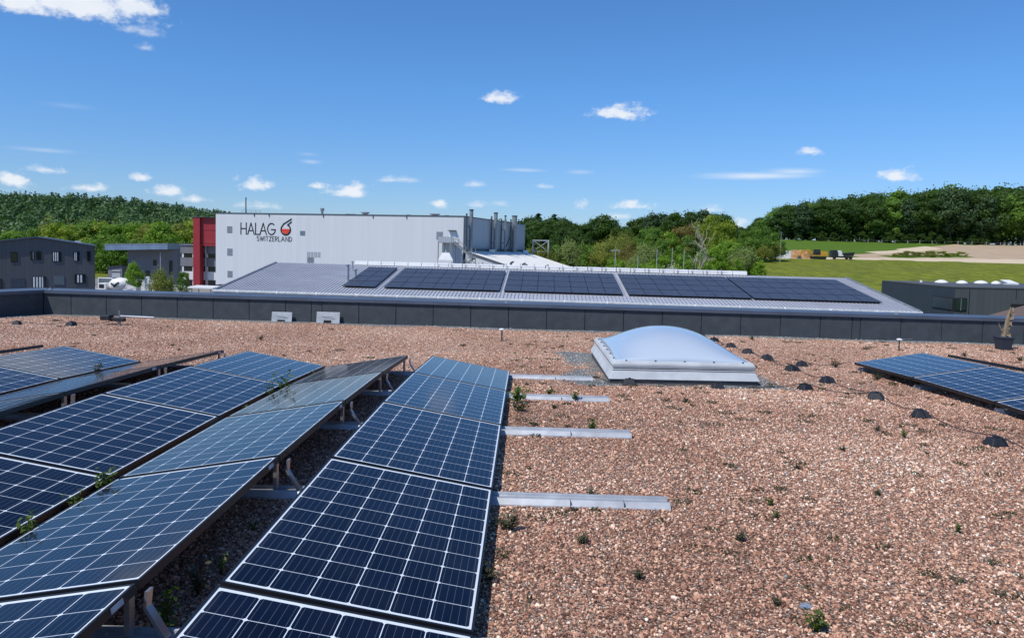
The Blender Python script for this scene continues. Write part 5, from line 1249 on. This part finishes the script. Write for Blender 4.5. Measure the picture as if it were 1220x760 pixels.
def crown_points(H, kind):
    """leaf centres, normals, sizes and tones for a tree of height H"""
    C, Nn, S, T = [], [], [], []
    if kind in ('broad', 'bush', 'tall'):
        lo, rw = {'broad': (.20, .37), 'bush': (.0, .52), 'tall': (.14, .27)}[kind]
        k = {'broad': 46, 'bush': 44, 'tall': 44}[kind]
        for _ in range(k):
            d = unit(1)[0]; q = rng.uniform(.45, 1)**.6
            z = lo+(1-lo)*(.5+.5*d[2]*q); zz = (z-lo)/(1-lo)
            w = rw*(1-.35*max(0, zz-.45)/.55 - .30*max(0, .3-zz)/.3)*rng.uniform(.82, 1.1)
            c = np.array([d[0]*q*w, d[1]*q*w, z*.93+.02])*H; r = H*rng.uniform(.075, .145)*(.85 if kind == 'tall' else 1)
            n = int(rng.integers(95, 165)); e = unit(n); e[:, 2] = e[:, 2]*.8+.08; rad = rng.uniform(.55, 1.05, n)**.5
            p = c+e*rad[:, None]*r*np.array([1.12, 1.12, .85])
            ok = p[:, 2] > .01*H
            C.append(p[ok]); Nn.append((e+unit(n)*.5)[ok])
            nx = int(n*.12); e2 = unit(nx); p2 = c+e2*rng.uniform(1.0, 1.5, (nx, 1))*r; C.append(np.maximum(p2, [-1e9, -1e9, .02*H])); Nn.append(e2+unit(nx)); S.append(H*rng.uniform(.009, .018, nx)); T.append(np.clip(rng.normal(.6, .15, nx), 0, 1)); S.append(H*rng.uniform(.014, .030, n)[ok]); T.append(np.clip(rng.normal(.5, .17)+rng.normal(0, .13, n), 0, 1)[ok])
    elif kind == 'conifer':
        for z in np.linspace(.10, .985, 24):
            w = .20*(1-z)**.8+.012; nb = int(7+16*(1-z))
            for _ in range(nb+3):
                a = rng.uniform(0, 6.283); L = w*rng.uniform(.6, 1.12); n = int(5+26*L/.2)
                t = rng.uniform(.15, 1, n); p = np.stack([np.cos(a)*t*L, np.sin(a)*t*L, z-.10*t*L/.2*.45+rng.normal(0, .008, n)], 1)*H+rng.normal(0, .007*H, (n, 3))
                C.append(p); Nn.append(np.array([0, 0, 1])+unit(n)*.8); S.append(H*rng.uniform(.010, .022, n)); T.append(np.clip(rng.normal(.45, .15)+rng.normal(0, .12, n), 0, 1))
    elif kind == 'willow':
        for _ in range(70):
            d = unit(1)[0]; d[2] = abs(d[2])*1.1-.25; q = rng.uniform(.5, 1)
            c = np.array([d[0]*q*.42, d[1]*q*.42, .45+d[2]*q*.45])*H; n = int(rng.integers(60, 110))
            p = c+rng.normal(0, 1, (n, 3))*np.array([.045, .045, .075])*H
            ok = p[:, 2] > 0.0
            C.append(p[ok]); Nn.append((d+unit(n)*.9)[ok]); S.append(H*rng.uniform(.012, .024, n)[ok]); T.append(np.clip(rng.normal(.5, .17)+rng.normal(0, .13, n), 0, 1)[ok])
    return np.concatenate(C), np.concatenate(Nn), np.concatenate(S), np.concatenate(T)
def trunk_mesh(H, top, rad, limbs=6, spread=.25):
    m = MB(); pts = [Vector((0, 0, -.06*H))]; x = y = 0
    for k in range(5):
        z = top*H*(k+1)/5; x += rng.normal(0, .008)*H; y += rng.normal(0, .008)*H; pts.append(Vector((x, y, z)))
    m.tube(pts, [rad*H*1.3, rad*H, rad*H*.85, rad*H*.65, rad*H*.45, rad*H*.18], 8)
    for k in range(limbs):
        b = pts[2+k % 3]; a = rng.uniform(0, 6.28); L = spread*H*rng.uniform(.6, 1.1)
        e = b+Vector((math.cos(a)*L, math.sin(a)*L, L*rng.uniform(.5, 1.1))); mid = b.lerp(e, .5)+Vector((0, 0, -.03*H))
        m.tube([b, mid, e], [rad*H*.5, rad*H*.32, rad*H*.08], 6)
    return m.mesh('trunk', 'bark')
PROTO = {}
for kd, n in (('broad', 4), ('tall', 3), ('bush', 3), ('conifer', 2), ('willow', 2)):
    PROTO[kd] = []
    for k in range(n):
        c, nn, s, t_ = crown_points(10.0, kd)
        PROTO[kd].append((leaf_mesh('crown', c, nn, s, t_), trunk_mesh(10.0, {'broad': .8, 'tall': .85, 'bush': .6, 'conifer': .97, 'willow': .7}[kd], {'conifer': .012, 'bush': .014, 'willow': .016}.get(kd, .018), 0 if kd == 'conifer' else 6, .2)))
for kd in PROTO:
    for cm, tm in PROTO[kd]: cm.materials.append(MT['leaf_mid'])
def tree(kd, mat, x, y, z, h, wide, label, group, cat='tree', name=None):
    cm, tm = PROTO[kd][int(rng.integers(len(PROTO[kd])))]
    t = thing(name or {'conifer': 'spruce_tree', 'bush': 'bush', 'willow': 'willow_tree'}.get(kd, 'broadleaf_tree'), label, cat, (x, y, z), rng.uniform(0, 6.28), group)
    s = h/10.0; t.scale = (s*wide, s*wide, s)
    for nm, me in (('crown', cm), ('trunk', tm)):
        o = bpy.data.objects.new(nm, me); COL.objects.link(o); o.parent = t
        if nm == 'crown':
            o.material_slots[0].link = 'OBJECT'; o.material_slots[0].material = MT[mat]
    return t
LEFTN = [(-207.7, 300, 11.0), (-213.9, 314, 12.9), (-210.3, 315, 12.6), (-191.7, 293, 13.6), (-201.5, 314, 14.6), (-187.6, 298, 15.1), (-179.3, 290, 15.7), (-188.8, 311, 15.1), (-190.1, 319, 15.7), (-180.7, 309, 16.6), (-172.1, 300, 17.5), (-169.3, 301, 16.9), (-173.7, 315, 16.6), (-161.2, 299, 16.4), (-158.0, 300, 17.2), (-160.0, 311, 16.8), (-157.2, 313, 17.3), (-145.1, 296, 16.7), (-138.6, 290, 17.0), (-144.4, 310, 17.2), (-136.9, 302, 16.8), (-141.1, 319, 18.9), (-128.1, 297, 17.8), (-127.7, 304, 17.4)]
for k, (x, y, h) in enumerate(LEFTN):
    m, lab = [('leaf_bright', 'bright green tree in the belt below the wooded hill at left'), ('leaf_mid', 'mid green tree in the belt below the wooded hill at left'), ('leaf_olive', 'olive toned tree in the belt below the wooded hill at left'), ('leaf_yellow', 'yellow green tree in the belt below the wooded hill at left')][int(rng.choice(4, p=[.3, .35, .2, .15]))]
    tree('broad', m, x, y, -9.3, h*1.05, rng.uniform(1.0, 1.3), lab, 'trees in the belt below the hill')
for x, y, h in [(-141.8, 252, 11.2), (-130.7, 237, 9.6), (-136.0, 237, 11.3), (-127.8, 236, 12.6), (-135.0, 254, 11.1), (-124.6, 240, 11.7), (-122.6, 243, 11.5), (-145.7, 249, 10.8), (-114.9, 236, 11.3), (-115.5, 245, 12.0), (-108, 240, 11.5), (-150, 258, 10.5)]:
    tree('bush', 'leaf_mid', x, y, -9.3, h, rng.uniform(.85, 1.1), 'green tree behind the fence between the dark gabled building and the wedge roof', 'trees behind the wedge roofed building')
tree('broad', 'leaf_bright', -72.2, 140, -9, 6.4, .72, 'round bright green tree in front of the wedge roofed building', None)
tree('willow', 'leaf_olive', -57.6, 120, -9, 6.8, .68, 'brownish olive tree with open crown before the office block', None)
tree('bush', 'leaf_mid', -67.5, 150, -9, 4.9, .6, 'half hidden green tree beside the office block', None)
CENT = [
('back', 'conifer', [(4.8, 318, -4.0, 20.5), (11.2, 312, -2.1, 18.2), (7.2, 306, -3.6, 16), (16, 318, -1, 15)]),
('back', 'dark2', [(1.3, 310, -5.3, 21.6), (3.2, 318, -4.0, 18.6), (7.7, 305, -3.4, 17.7), (9.5, 312, -2.1, 17.0), (14.3, 320, -0.8, 16.3), (15.7, 300, -1.1, 15.3), (-4, 315, -5.5, 19), (-12, 318, -6, 20), (-20, 315, -7, 19), (12.5, 300, -2.5, 16.0)]),
('back', 'dark', [(20.4, 310, 0.6, 12.8), (23.6, 300, 1.1, 11.4), (28.1, 310, 2.6, 12.7), (31.2, 305, 2.9, 13.0), (36.2, 315, 4.0, 9.0), (39.6, 310, 3.9, 8.3), (40.5, 290, 2.8, 11.0), (42.8, 285, 2.5, 12.4)]),
('mid', 'pine', [(45.1, 280, 2.2, 13.7), (49.3, 285, 2.5, 14.4), (50.6, 275, 1.9, 13.3), (60.8, 280, 2.2, 15.6), (65.0, 285, 2.5, 15.7), (66.4, 278, 2.1, 14.9)]),
('mid', 'forest', [(52.2, 270, 1.7, 14.3), (56.5, 275, 1.9, 14.4), (67.5, 270, 1.7, 13.8), (69.9, 268, 1.5, 11.8), (70.8, 262, 1.2, 9.4), (3.8, 285, -5.0, 15.9), (8.4, 280, -3.8, 14.1), (13.1, 270, -2.9, 12.3), (18.1, 265, -1.8, 10.3), (2.2, 295, -5.2, 17.5), (6.0, 296, -4.2, 17), (9.8, 298, -3.4, 17), (13.0, 295, -2.5, 15.5), (-1.5, 295, -5.5, 17), (16.5, 290, -1.8, 13.5)]),
('front', 'olive', [(1.6, 205, -6.8, 9.7), (4.6, 200, -6.4, 9.7), (17.6, 190, -4.5, 8.9), (21.0, 195, -3.8, 9.4), (26.6, 215, -2.0, 10.3), (27.9, 205, -2.3, 8.5)]),
('front', 'mid', [(7.5, 190, -6.1, 9.1), (15.9, 200, -4.3, 8.0), (35.7, 215, -1.1, 9.6), (34.9, 225, -0.7, 10.3), (34.6, 195, -2.3, 8.0), (42.4, 200, -1.8, 8.2)]),
('front', 'sage', [(11.7, 200, -5.1, 10.6), (11.7, 170, -6.1, 7.6), (13.7, 165, -6.1, 7.2), (28.4, 180, -3.7, 8.2), (24.0, 165, -4.9, 6.6), (49.5, 175, -3.4, 7.6)]),
('front', 'brown', [(41.5, 215, -1.0, 10.5), (45.1, 220, -0.8, 11.0), (23.8, 180, -4.1, 7.4)]),
('front', 'yellow', [(51.4, 225, -0.5, 12.0), (53.3, 220, -0.8, 13.6), (54.9, 215, -1.0, 12.9), (49.7, 200, -1.8, 9.7)]),
('front', 'bright', [(39.5, 210, -1.3, 8.8), (42.1, 175, -3.4, 7.1), (45.5, 178, -3.2, 7.4), (49.5, 185, -2.8, 8.3), (37.6, 165, -4.1, 6.1), (51.7, 175, -3.4, 5.2), (52.4, 172, -3.6, 3.8), (28.1, 160, -4.8, 6.2), (32.3, 160, -4.6, 5.8), (16.8, 165, -5.7, 6.9), (18.9, 160, -5.7, 6.2), (4.2, 165, -7.2, 7.0), (7.2, 160, -7.0, 6.9), (33.2, 155, -4.8, 5.5), (45.5, 165, -4.0, 4.9), (22.2, 150, -5.8, 5.6), (24.5, 148, -5.8, 5.1), (35.7, 150, -5.1, 5.2)]),
('right', 'mid', [(69.8, 232, -0.1, 12.4), (68.4, 238, 0.2, 9.4), (74.7, 236, 0.1, 9.1)]),
('right', 'olive', [(75.1, 232, -0.1, 6.2), (70.0, 226, -0.4, 5.6)]),
]
KIND = {'conifer': ('conifer', 'leaf_conifer', 1.75, 'dark spruce standing behind the white roofed hall'), 'dark': ('broad', 'leaf_dark', 1.2, 'dark green tree at the back of the wood behind the metal roof'),
        'dark2': ('tall', 'leaf_conifer', 1.15, 'dark ragged tree behind the white roofed hall'), 'pine': ('tall', 'leaf_conifer', 1.0, 'very dark tall tree on the skyline behind the bright green ones'), 'forest': ('broad', 'leaf_forest', 1.1, 'deep green tree in the middle of the wood behind the metal roof'),
        'olive': ('willow', 'leaf_olive', 1.0, 'olive green loose tree in front of the wood'), 'mid': ('bush', 'leaf_mid', .85, 'mid green tree in front of the wood behind the metal roof'),
        'sage': ('willow', 'leaf_sage', 1.0, 'pale grey green willow in front of the wood'), 'brown': ('bush', 'leaf_brown', .8, 'brownish tree among green ones in the wood behind the metal roof'),
        'yellow': ('bush', 'leaf_yellow', .72, 'large yellow green tree left of the gap before the forest'), 'bright': ('bush', 'leaf_bright', .92, 'bright green bush just behind the ridge of the metal roof')}
for zone, kd, lst in CENT:
    k, mt, wd, lab = KIND[kd]
    if zone == 'right': lab = 'round green tree left of the street lamp in the field' if kd == 'mid' else 'low olive bush at the foot of the round trees by the street lamp'
    for x, y, z, h in lst:
        if y < 192 and x < 14+(y-147)*.29:        # keep clear of the white roofed hall
            k2 = (197+rng.uniform(0, 8))/y; top = 1.56+(z+h-1.56)*k2; x, y = x*k2, y*k2; z = float(terrain(x, y)); h = top-z
        kk = 'tall' if (kd == 'dark' and rng.random() < .4) else k
        tree(kk, mt, x, y, z-.3, h+.3, wd*rng.uniform(.88, 1.12)*(1.1 if zone == 'right' else 1), lab, ('trees around the street lamp' if zone == 'right' else 'trees of the wood behind the metal roof'), 'bush' if kk == 'bush' and kd == 'bright' else 'tree', name='bush' if kd == 'bright' else ('broadleaf_tree' if k == 'bush' else None))
# the forest on the rise at right
RT = [.285, .30, .327, .359, .402, .466, .509, .551, .60, .64, .75]; ET = [.038, .047, .0655, .0735, .0776, .0855, .0925, .0985, .0965, .0975, .098]
for row, yy in enumerate((381, 389, 399, 411)):
    for x in np.arange(112+row*2, 292 if row < 2 else 262, 7.4):
        x_ = x+rng.uniform(-2.4, 2.4); y_ = yy+rng.uniform(-3, 3) + (22 if x_ < 128 else 0)*(1-(x_-110)/18 if x_ < 128 else 0)
        if row < 2 and x_ > 252 and rng.random() < .35: continue
        zb = float(terrain(x_, y_)); top = 1.56+np.interp(x_/y_, RT, ET)*y_; h = (top-zb)*(rng.uniform(.80, .97) if row < 2 else rng.uniform(.92, 1.05))
        if h < 5: continue
        mt, lab = [('leaf_forest', 'deep green tree of the forest above the ploughed field'), ('leaf_dark', 'dark tree of the forest above the ploughed field'), ('leaf_mid', 'lighter green tree of the forest above the ploughed field'), ('leaf_conifer', 'nearly black tree of the forest above the ploughed field')][int(rng.choice(4, p=[.46, .26, .14, .14]))]
        tree('tall' if rng.random() < .45 else 'broad', mt, x_, y_, zb-.4, h, rng.uniform(.95, 1.2)*(1.15 if h < 15 else 1), lab, 'trees of the forest on the rise at right')
for x in np.arange(116, 246, 5.2):      # shrub layer inside the forest
    for y_, h_ in ((386, 8.5), (396, 10)):
        xx = x+rng.uniform(-2, 2); yy = y_+rng.uniform(-2, 2); tree('bush', 'leaf_forest' if rng.random() < .7 else 'leaf_mid', xx, yy, float(terrain(xx, yy))-.4, h_*rng.uniform(.7, 1.15), 1.15, 'shrubby young tree under the dark forest crowns at right', 'young trees inside the forest')
for x in np.arange(114, 225, 6.0):      # undergrowth along the forest foot
    y_ = 376+rng.uniform(-1.5, 2)+(14 if x < 128 else 0); tree('bush', 'leaf_forest', x, y_, float(terrain(x, y_))-.3, rng.uniform(3, 6.5), 1.2, 'low dark shrub at the foot of the forest above the field', 'shrubs at the forest foot', 'shrub')
for x, y_, h in ((44.5, 100, 6.0), (46.5, 103, 5.2), (42.6, 98, 4.5)):
    tree('bush', 'leaf_mid', x-8, y_, -9, h, 1.1, 'dark green shrub between metal roof and the dark flat building', 'shrubs beside the dark flat building', 'shrub')
tree('bush', 'blossom', 22.3, 120, -8.2, 8.2, .5, 'white flowering shrub behind the ridge of the metal roof', None, 'shrub')
def dead_tree():
    t = thing('dead_tree', 'bare bleached dead tree standing out before the green wood', 'tree', (33.6, 152, -4.6))
    m = MB(); rng = np.random.default_rng(21)
    def br(p, d, L, r, lev):
        pts = [p]; rr = [r]; q = p.copy(); dd = d.copy(); n = 4
        for i in range(n):
            dd = (dd+Vector(rng.normal(0, .20, 3))+Vector((0, 0, .06))).normalized(); q = q+dd*L/n; pts.append(q.copy()); rr.append(r*(1-.8*(i+1)/n)+.02)
        m.tube(pts, rr, 6)
        if lev < 3:
            for k in range(3 if lev else 6):
                i = int(rng.integers(1, n+1)); a = rng.uniform(0, 6.28)
                br(pts[i], (dd*.55+Vector((math.cos(a), math.sin(a)*.6, .45))).normalized(), L*rng.uniform(.5, .75), rr[i]*.62+.015, lev+1)
    br(Vector((0, 0, 0)), Vector((.05, 0, 1)), 6.8, .17, 0)
    m.build('branches', 'dead_bark', t)
dead_tree()

def hill_forest():
    C, Nn, S, T = [], [], [], []
    for k in range(2700):
        x = rng.uniform(-720, -60); y = 410+450*rng.random()**1.25
        if rng.random() < .25: y = rng.uniform(690, 790)
        z = float(terrain(x, y)); h = rng.uniform(12, 19); con = rng.random() < .33; n = 90
        tt = rng.normal(.30 if con else .55, .16)+.18*math.sin(x*.021+1.3*math.sin(y*.013))
        if con:
            zz = rng.uniform(.08, 1, n)**1.2; a = rng.uniform(0, 6.28, n); w = 4.4*(1-zz)**.85*rng.uniform(.5, 1.1, n)
            p = np.stack([np.cos(a)*w, np.sin(a)*w, zz*h], 1); e = np.stack([np.cos(a), np.sin(a), .6+0*a], 1)
        else:
            e = unit(n); p = e*np.array([4.8, 4.8, h*.40])*rng.uniform(.75, 1.05, (n, 1))+np.array([0, 0, h*.56])
        p = p+rng.normal(0, .45, (n, 3))
        C.append(p+np.array([x, y, z])); Nn.append(e+unit(n)*.6); S.append(rng.uniform(.7, 1.45, n)*(.8 if con else 1.1)); T.append(np.clip(tt+rng.normal(0, .13, n), 0, 1))
    me = leaf_mesh('hill_forest', np.concatenate(C), np.concatenate(Nn), np.concatenate(S), np.concatenate(T)); me.materials.append(MT['leaf_hill'])
    o = bpy.data.objects.new('hill_forest', me); COL.objects.link(o); tag(o, 'far off mixed wood covering the hill behind the grey buildings at left', 'forest', kind='stuff')
hill_forest()
# plants along the excavation
for x, y in ((150, 288), (156, 291), (141, 285), (146, 288), (161, 294), (167, 297), (136, 283)):
    tree('bush', 'leaf_olive' if x < 155 else 'leaf_yellow', x, y, float(terrain(x, y))-.4, rng.uniform(1.8, 2.8), 2.2, 'low weedy shrub on the green strip in the ploughed field', 'shrubs in the ploughed field', 'shrub')

# ------------------------------------------------------------------ weeds on the gravel
def weed(name, label, cat, x, y, z, h, n, mat, group=None, spread=.6, leaf=.35, stems=True):
    t = thing(name, label, cat, (x, y, z), rng.uniform(0, 6.28), group)
    C, Nn, S = [], [], []; st = MB()
    for k in range(n):
        a = rng.uniform(0, 6.28); tilt = rng.uniform(.1, 1)*spread; L = h*rng.uniform(.5, 1)
        d = Vector((math.cos(a)*tilt, math.sin(a)*tilt, 1)).normalized(); e = d*L
        if stems: st.tube([(0, 0, -.01), tuple(e*.5+Vector((0, 0, .08*h))), tuple(e)], [.0028, .002, .001], 4)
        for q in np.linspace(.3, 1, 9 if stems else 3):
            C.append(tuple(e*q+Vector(rng.normal(0, .08*h, 3)))); v = unit(1)[0]; v[2] = abs(v[2])+.5; Nn.append(v); S.append(h*leaf*rng.uniform(.5, 1)*.5)
    me = leaf_mesh('leaves', np.array(C), np.array(Nn), np.array(S), np.clip(rng.normal(.5, .2, len(C)), 0, 1), .5); me.materials.append(MT[mat])
    o = bpy.data.objects.new('leaves', me); COL.objects.link(o); o.parent = t
    if stems: st.build('stem', 'moss' if mat == 'moss' else 'weed', t)
    return t
WG = 'weeds growing in the gravel'
for x, y, h, mat, lab in [(.33, 3.94, .07, 'moss', 'grey green tuft below the longest bare rail'), (1.19, 4.04, .07, 'moss', 'dull green tuft right of the dry stalk'), (2.52, 5.96, .06, 'moss', 'low tuft in the open gravel left of the wire'),
        (3.26, 6.5, .07, 'weed', 'yellowish tuft nearest the conductor line'), (1.53, 4.62, .05, 'weed', 'small bright sprig in the open gravel, upper of two'), (1.5, 4.41, .05, 'weed', 'small bright sprig in the open gravel, lower of two'),
        (1.24, 3.10, .10, 'weed', 'green sprig at the bottom edge beside the blue stone'), (2.47, 4.27, .05, 'weed', 'lone small sprig in the right foreground'), (1.71, 7.93, .06, 'moss', 'flat green mat in front of the skylight'),
        (1.14, 3.31, .05, 'moss', 'flat grey tuft above the bottom edge sprig'), (-.13, 3.49, .09, 'moss', 'tuft against the low edge of the nearest panels'), (-.05, 4.1, .12, 'moss', 'thick tuft by the panel edge below the longest rail'),
        (-.05, 7.57, .20, 'weed', 'bright leafy weed beside the panels above the second bare rail'), (-.03, 7.2, .14, 'moss', 'dark clump beside the panels above the second bare rail'), (3.15, 6.75, .05, 'moss', 'tuft beside the nearer block of the line'), (5.2, 10.9, .12, 'moss', 'dry grass tuft before the right hand panels'),
        (4.65, 11.4, .14, 'moss', 'dry grass tuft at the corner of the right hand panels'), (4.72, 10.2, .12, 'moss', 'brown tuft along the low edge of the right hand panels'), (.31, 7.35, .06, 'moss', 'small tuft between second and third bare rail'), (.6, 6.42, .10, 'weed', 'sprig standing on the second bare rail'),
        (.28, 8.05, .10, 'weed', 'sprig behind the third bare rail'), (.55, 7.82, .10, 'weed', 'sprig in front of the third bare rail'), (.45, 4.66, .07, 'moss', 'dark seedlings growing out of the longest bare rail'), (2.3, 4.88, .05, 'moss', 'tuft in the middle right gravel'),
        (.57, 3.54, .06, 'moss', 'tuft in the lower middle gravel'), (1.97, 5.4, .05, 'moss', 'tiny tuft in the central gravel'), (-4.49, 12.89, .09, 'moss', 'flat green cushion beyond the panel rows'), (8.25, 12.78, .10, 'moss', 'tuft near the plant pot'), (7.56, 13.16, .10, 'moss', 'tuft left of the plant pot'), (4.44, 14.9, .10, 'moss', 'tuft near the parapet behind the skylight')]:
    weed('weed', lab, 'weed', x, y, float(g(y))+.004, h, 16 if mat == 'moss' else 8, mat, WG, 1.6 if mat == 'moss' else .9, .28 if mat == 'moss' else .42)
VG = 'plants growing between the panel rows'
for x, y, h, n, lab in [(-2.465, 7.75, .30, 5, 'tall leafy seedling in the valley between panel rows, larger of two'), (-2.47, 7.38, .22, 4, 'smaller seedling in the valley just below the tall one'), (-2.465, 6.7, .15, 3, 'tiny seedling in the panel valley'), (-2.465, 4.42, .22, 9, 'bright bushy seedling at the valley joint of the panels'), (-2.47, 4.12, .18, 6, 'dull seedling low in the panel valley'), (-2.47, 3.72, .22, 5, 'seedling at the left photo edge in the panel valley'),
        (-2.465, 8.82, .17, 3, 'dark seedling high in the panel valley'), (-4.8, 8.45, .22, 7, 'brownish weed between the leftmost panel rows'), (-1.40, 2.95, .24, 6, 'leafy vine climbing the corner of the pale panel row'), (-1.38, 3.45, .12, 4, 'single broad leaf in the open gap'), (-1.40, 3.25, .16, 10, 'grey weeds in the open gap between rows'), (-1.42, 3.98, .10, 3, 'small sprig in the open gap between rows')]:
    weed('seedling', lab, 'plant', x, y, float(g(y)), h*.86, n, 'weed' if 'brownish' not in lab and 'grey' not in lab else 'moss', VG, .45, .26)
t = thing('dry_stalk', 'single thin dry stalk standing at the end of the longest bare rail', 'plant', (.96, 4.36, float(g(4.36))))
MB().tube([(0, 0, -.02), (.004, 0, .2), (.0, .005, .38), (.012, 0, .52)], [.0026, .002, .0016, .001], 5).tube([(.002, 0, .3), (.02, 0, .37)], .001, 4).tube([(.0, 0, .42), (-.015, 0, .47)], .001, 4).build('stem', 'dry_stalk', t)
m = MB()
bm = bmesh.new(); bmesh.ops.create_icosphere(bm, subdivisions=2, radius=1)
for v in bm.verts: v.co = Vector((v.co.x*.028, v.co.y*.02, v.co.z*.014))*(1+.18*math.sin(v.co.x*5+v.co.y*3))
me = bpy.data.meshes.new('pebble'); bm.to_mesh(me); bm.free(); me.materials.append(plain('blue grey pebble', (.23, .28, .35), .7)); o = bpy.data.objects.new('pebble', me); COL.objects.link(o); o.location = (1.27, 3.30, .026); tag(o, 'smooth blue grey pebble among the reddish chips near the bottom edge', 'pebble')
def moss_patches():
    C, Nn, S, T = [], [], [], []
    for k in range(330):
        y = rng.uniform(2.6, 15.2); x = rng.uniform(-.2, min(12, .72*y)) if rng.random() < .8 else rng.uniform(-.65*y, 0)
        if x < -.1 and y < 9.8: continue
        if SKX0-.1 < x < SKX1+.1 and SKY0 < y < SKY1: continue
        r = rng.uniform(.015, .06)*(1+.04*y); n = int(30*r/.04)
        a = rng.uniform(0, 6.28, n); q = r*np.sqrt(rng.random(n)); sx = rng.uniform(.6, 1.6)
        C.append(np.stack([x+np.cos(a)*q*sx, y+np.sin(a)*q, g(y)+rng.uniform(.004, .018, n)], 1)); Nn.append(unit(n)*.9+np.array([0, 0, .5])); S.append(rng.uniform(.004, .011, n)*(1+.05*y)); T.append(np.clip(rng.normal(.35, .2, n), 0, 1))
    me = leaf_mesh('moss', np.concatenate(C), np.concatenate(Nn), np.concatenate(S), np.concatenate(T), .5); me.materials.append(MT['moss'])
    o = bpy.data.objects.new('moss', me); COL.objects.link(o); tag(o, 'scattered dark moss and tiny dry tufts between the gravel chips', 'moss', kind='stuff')
moss_patches()
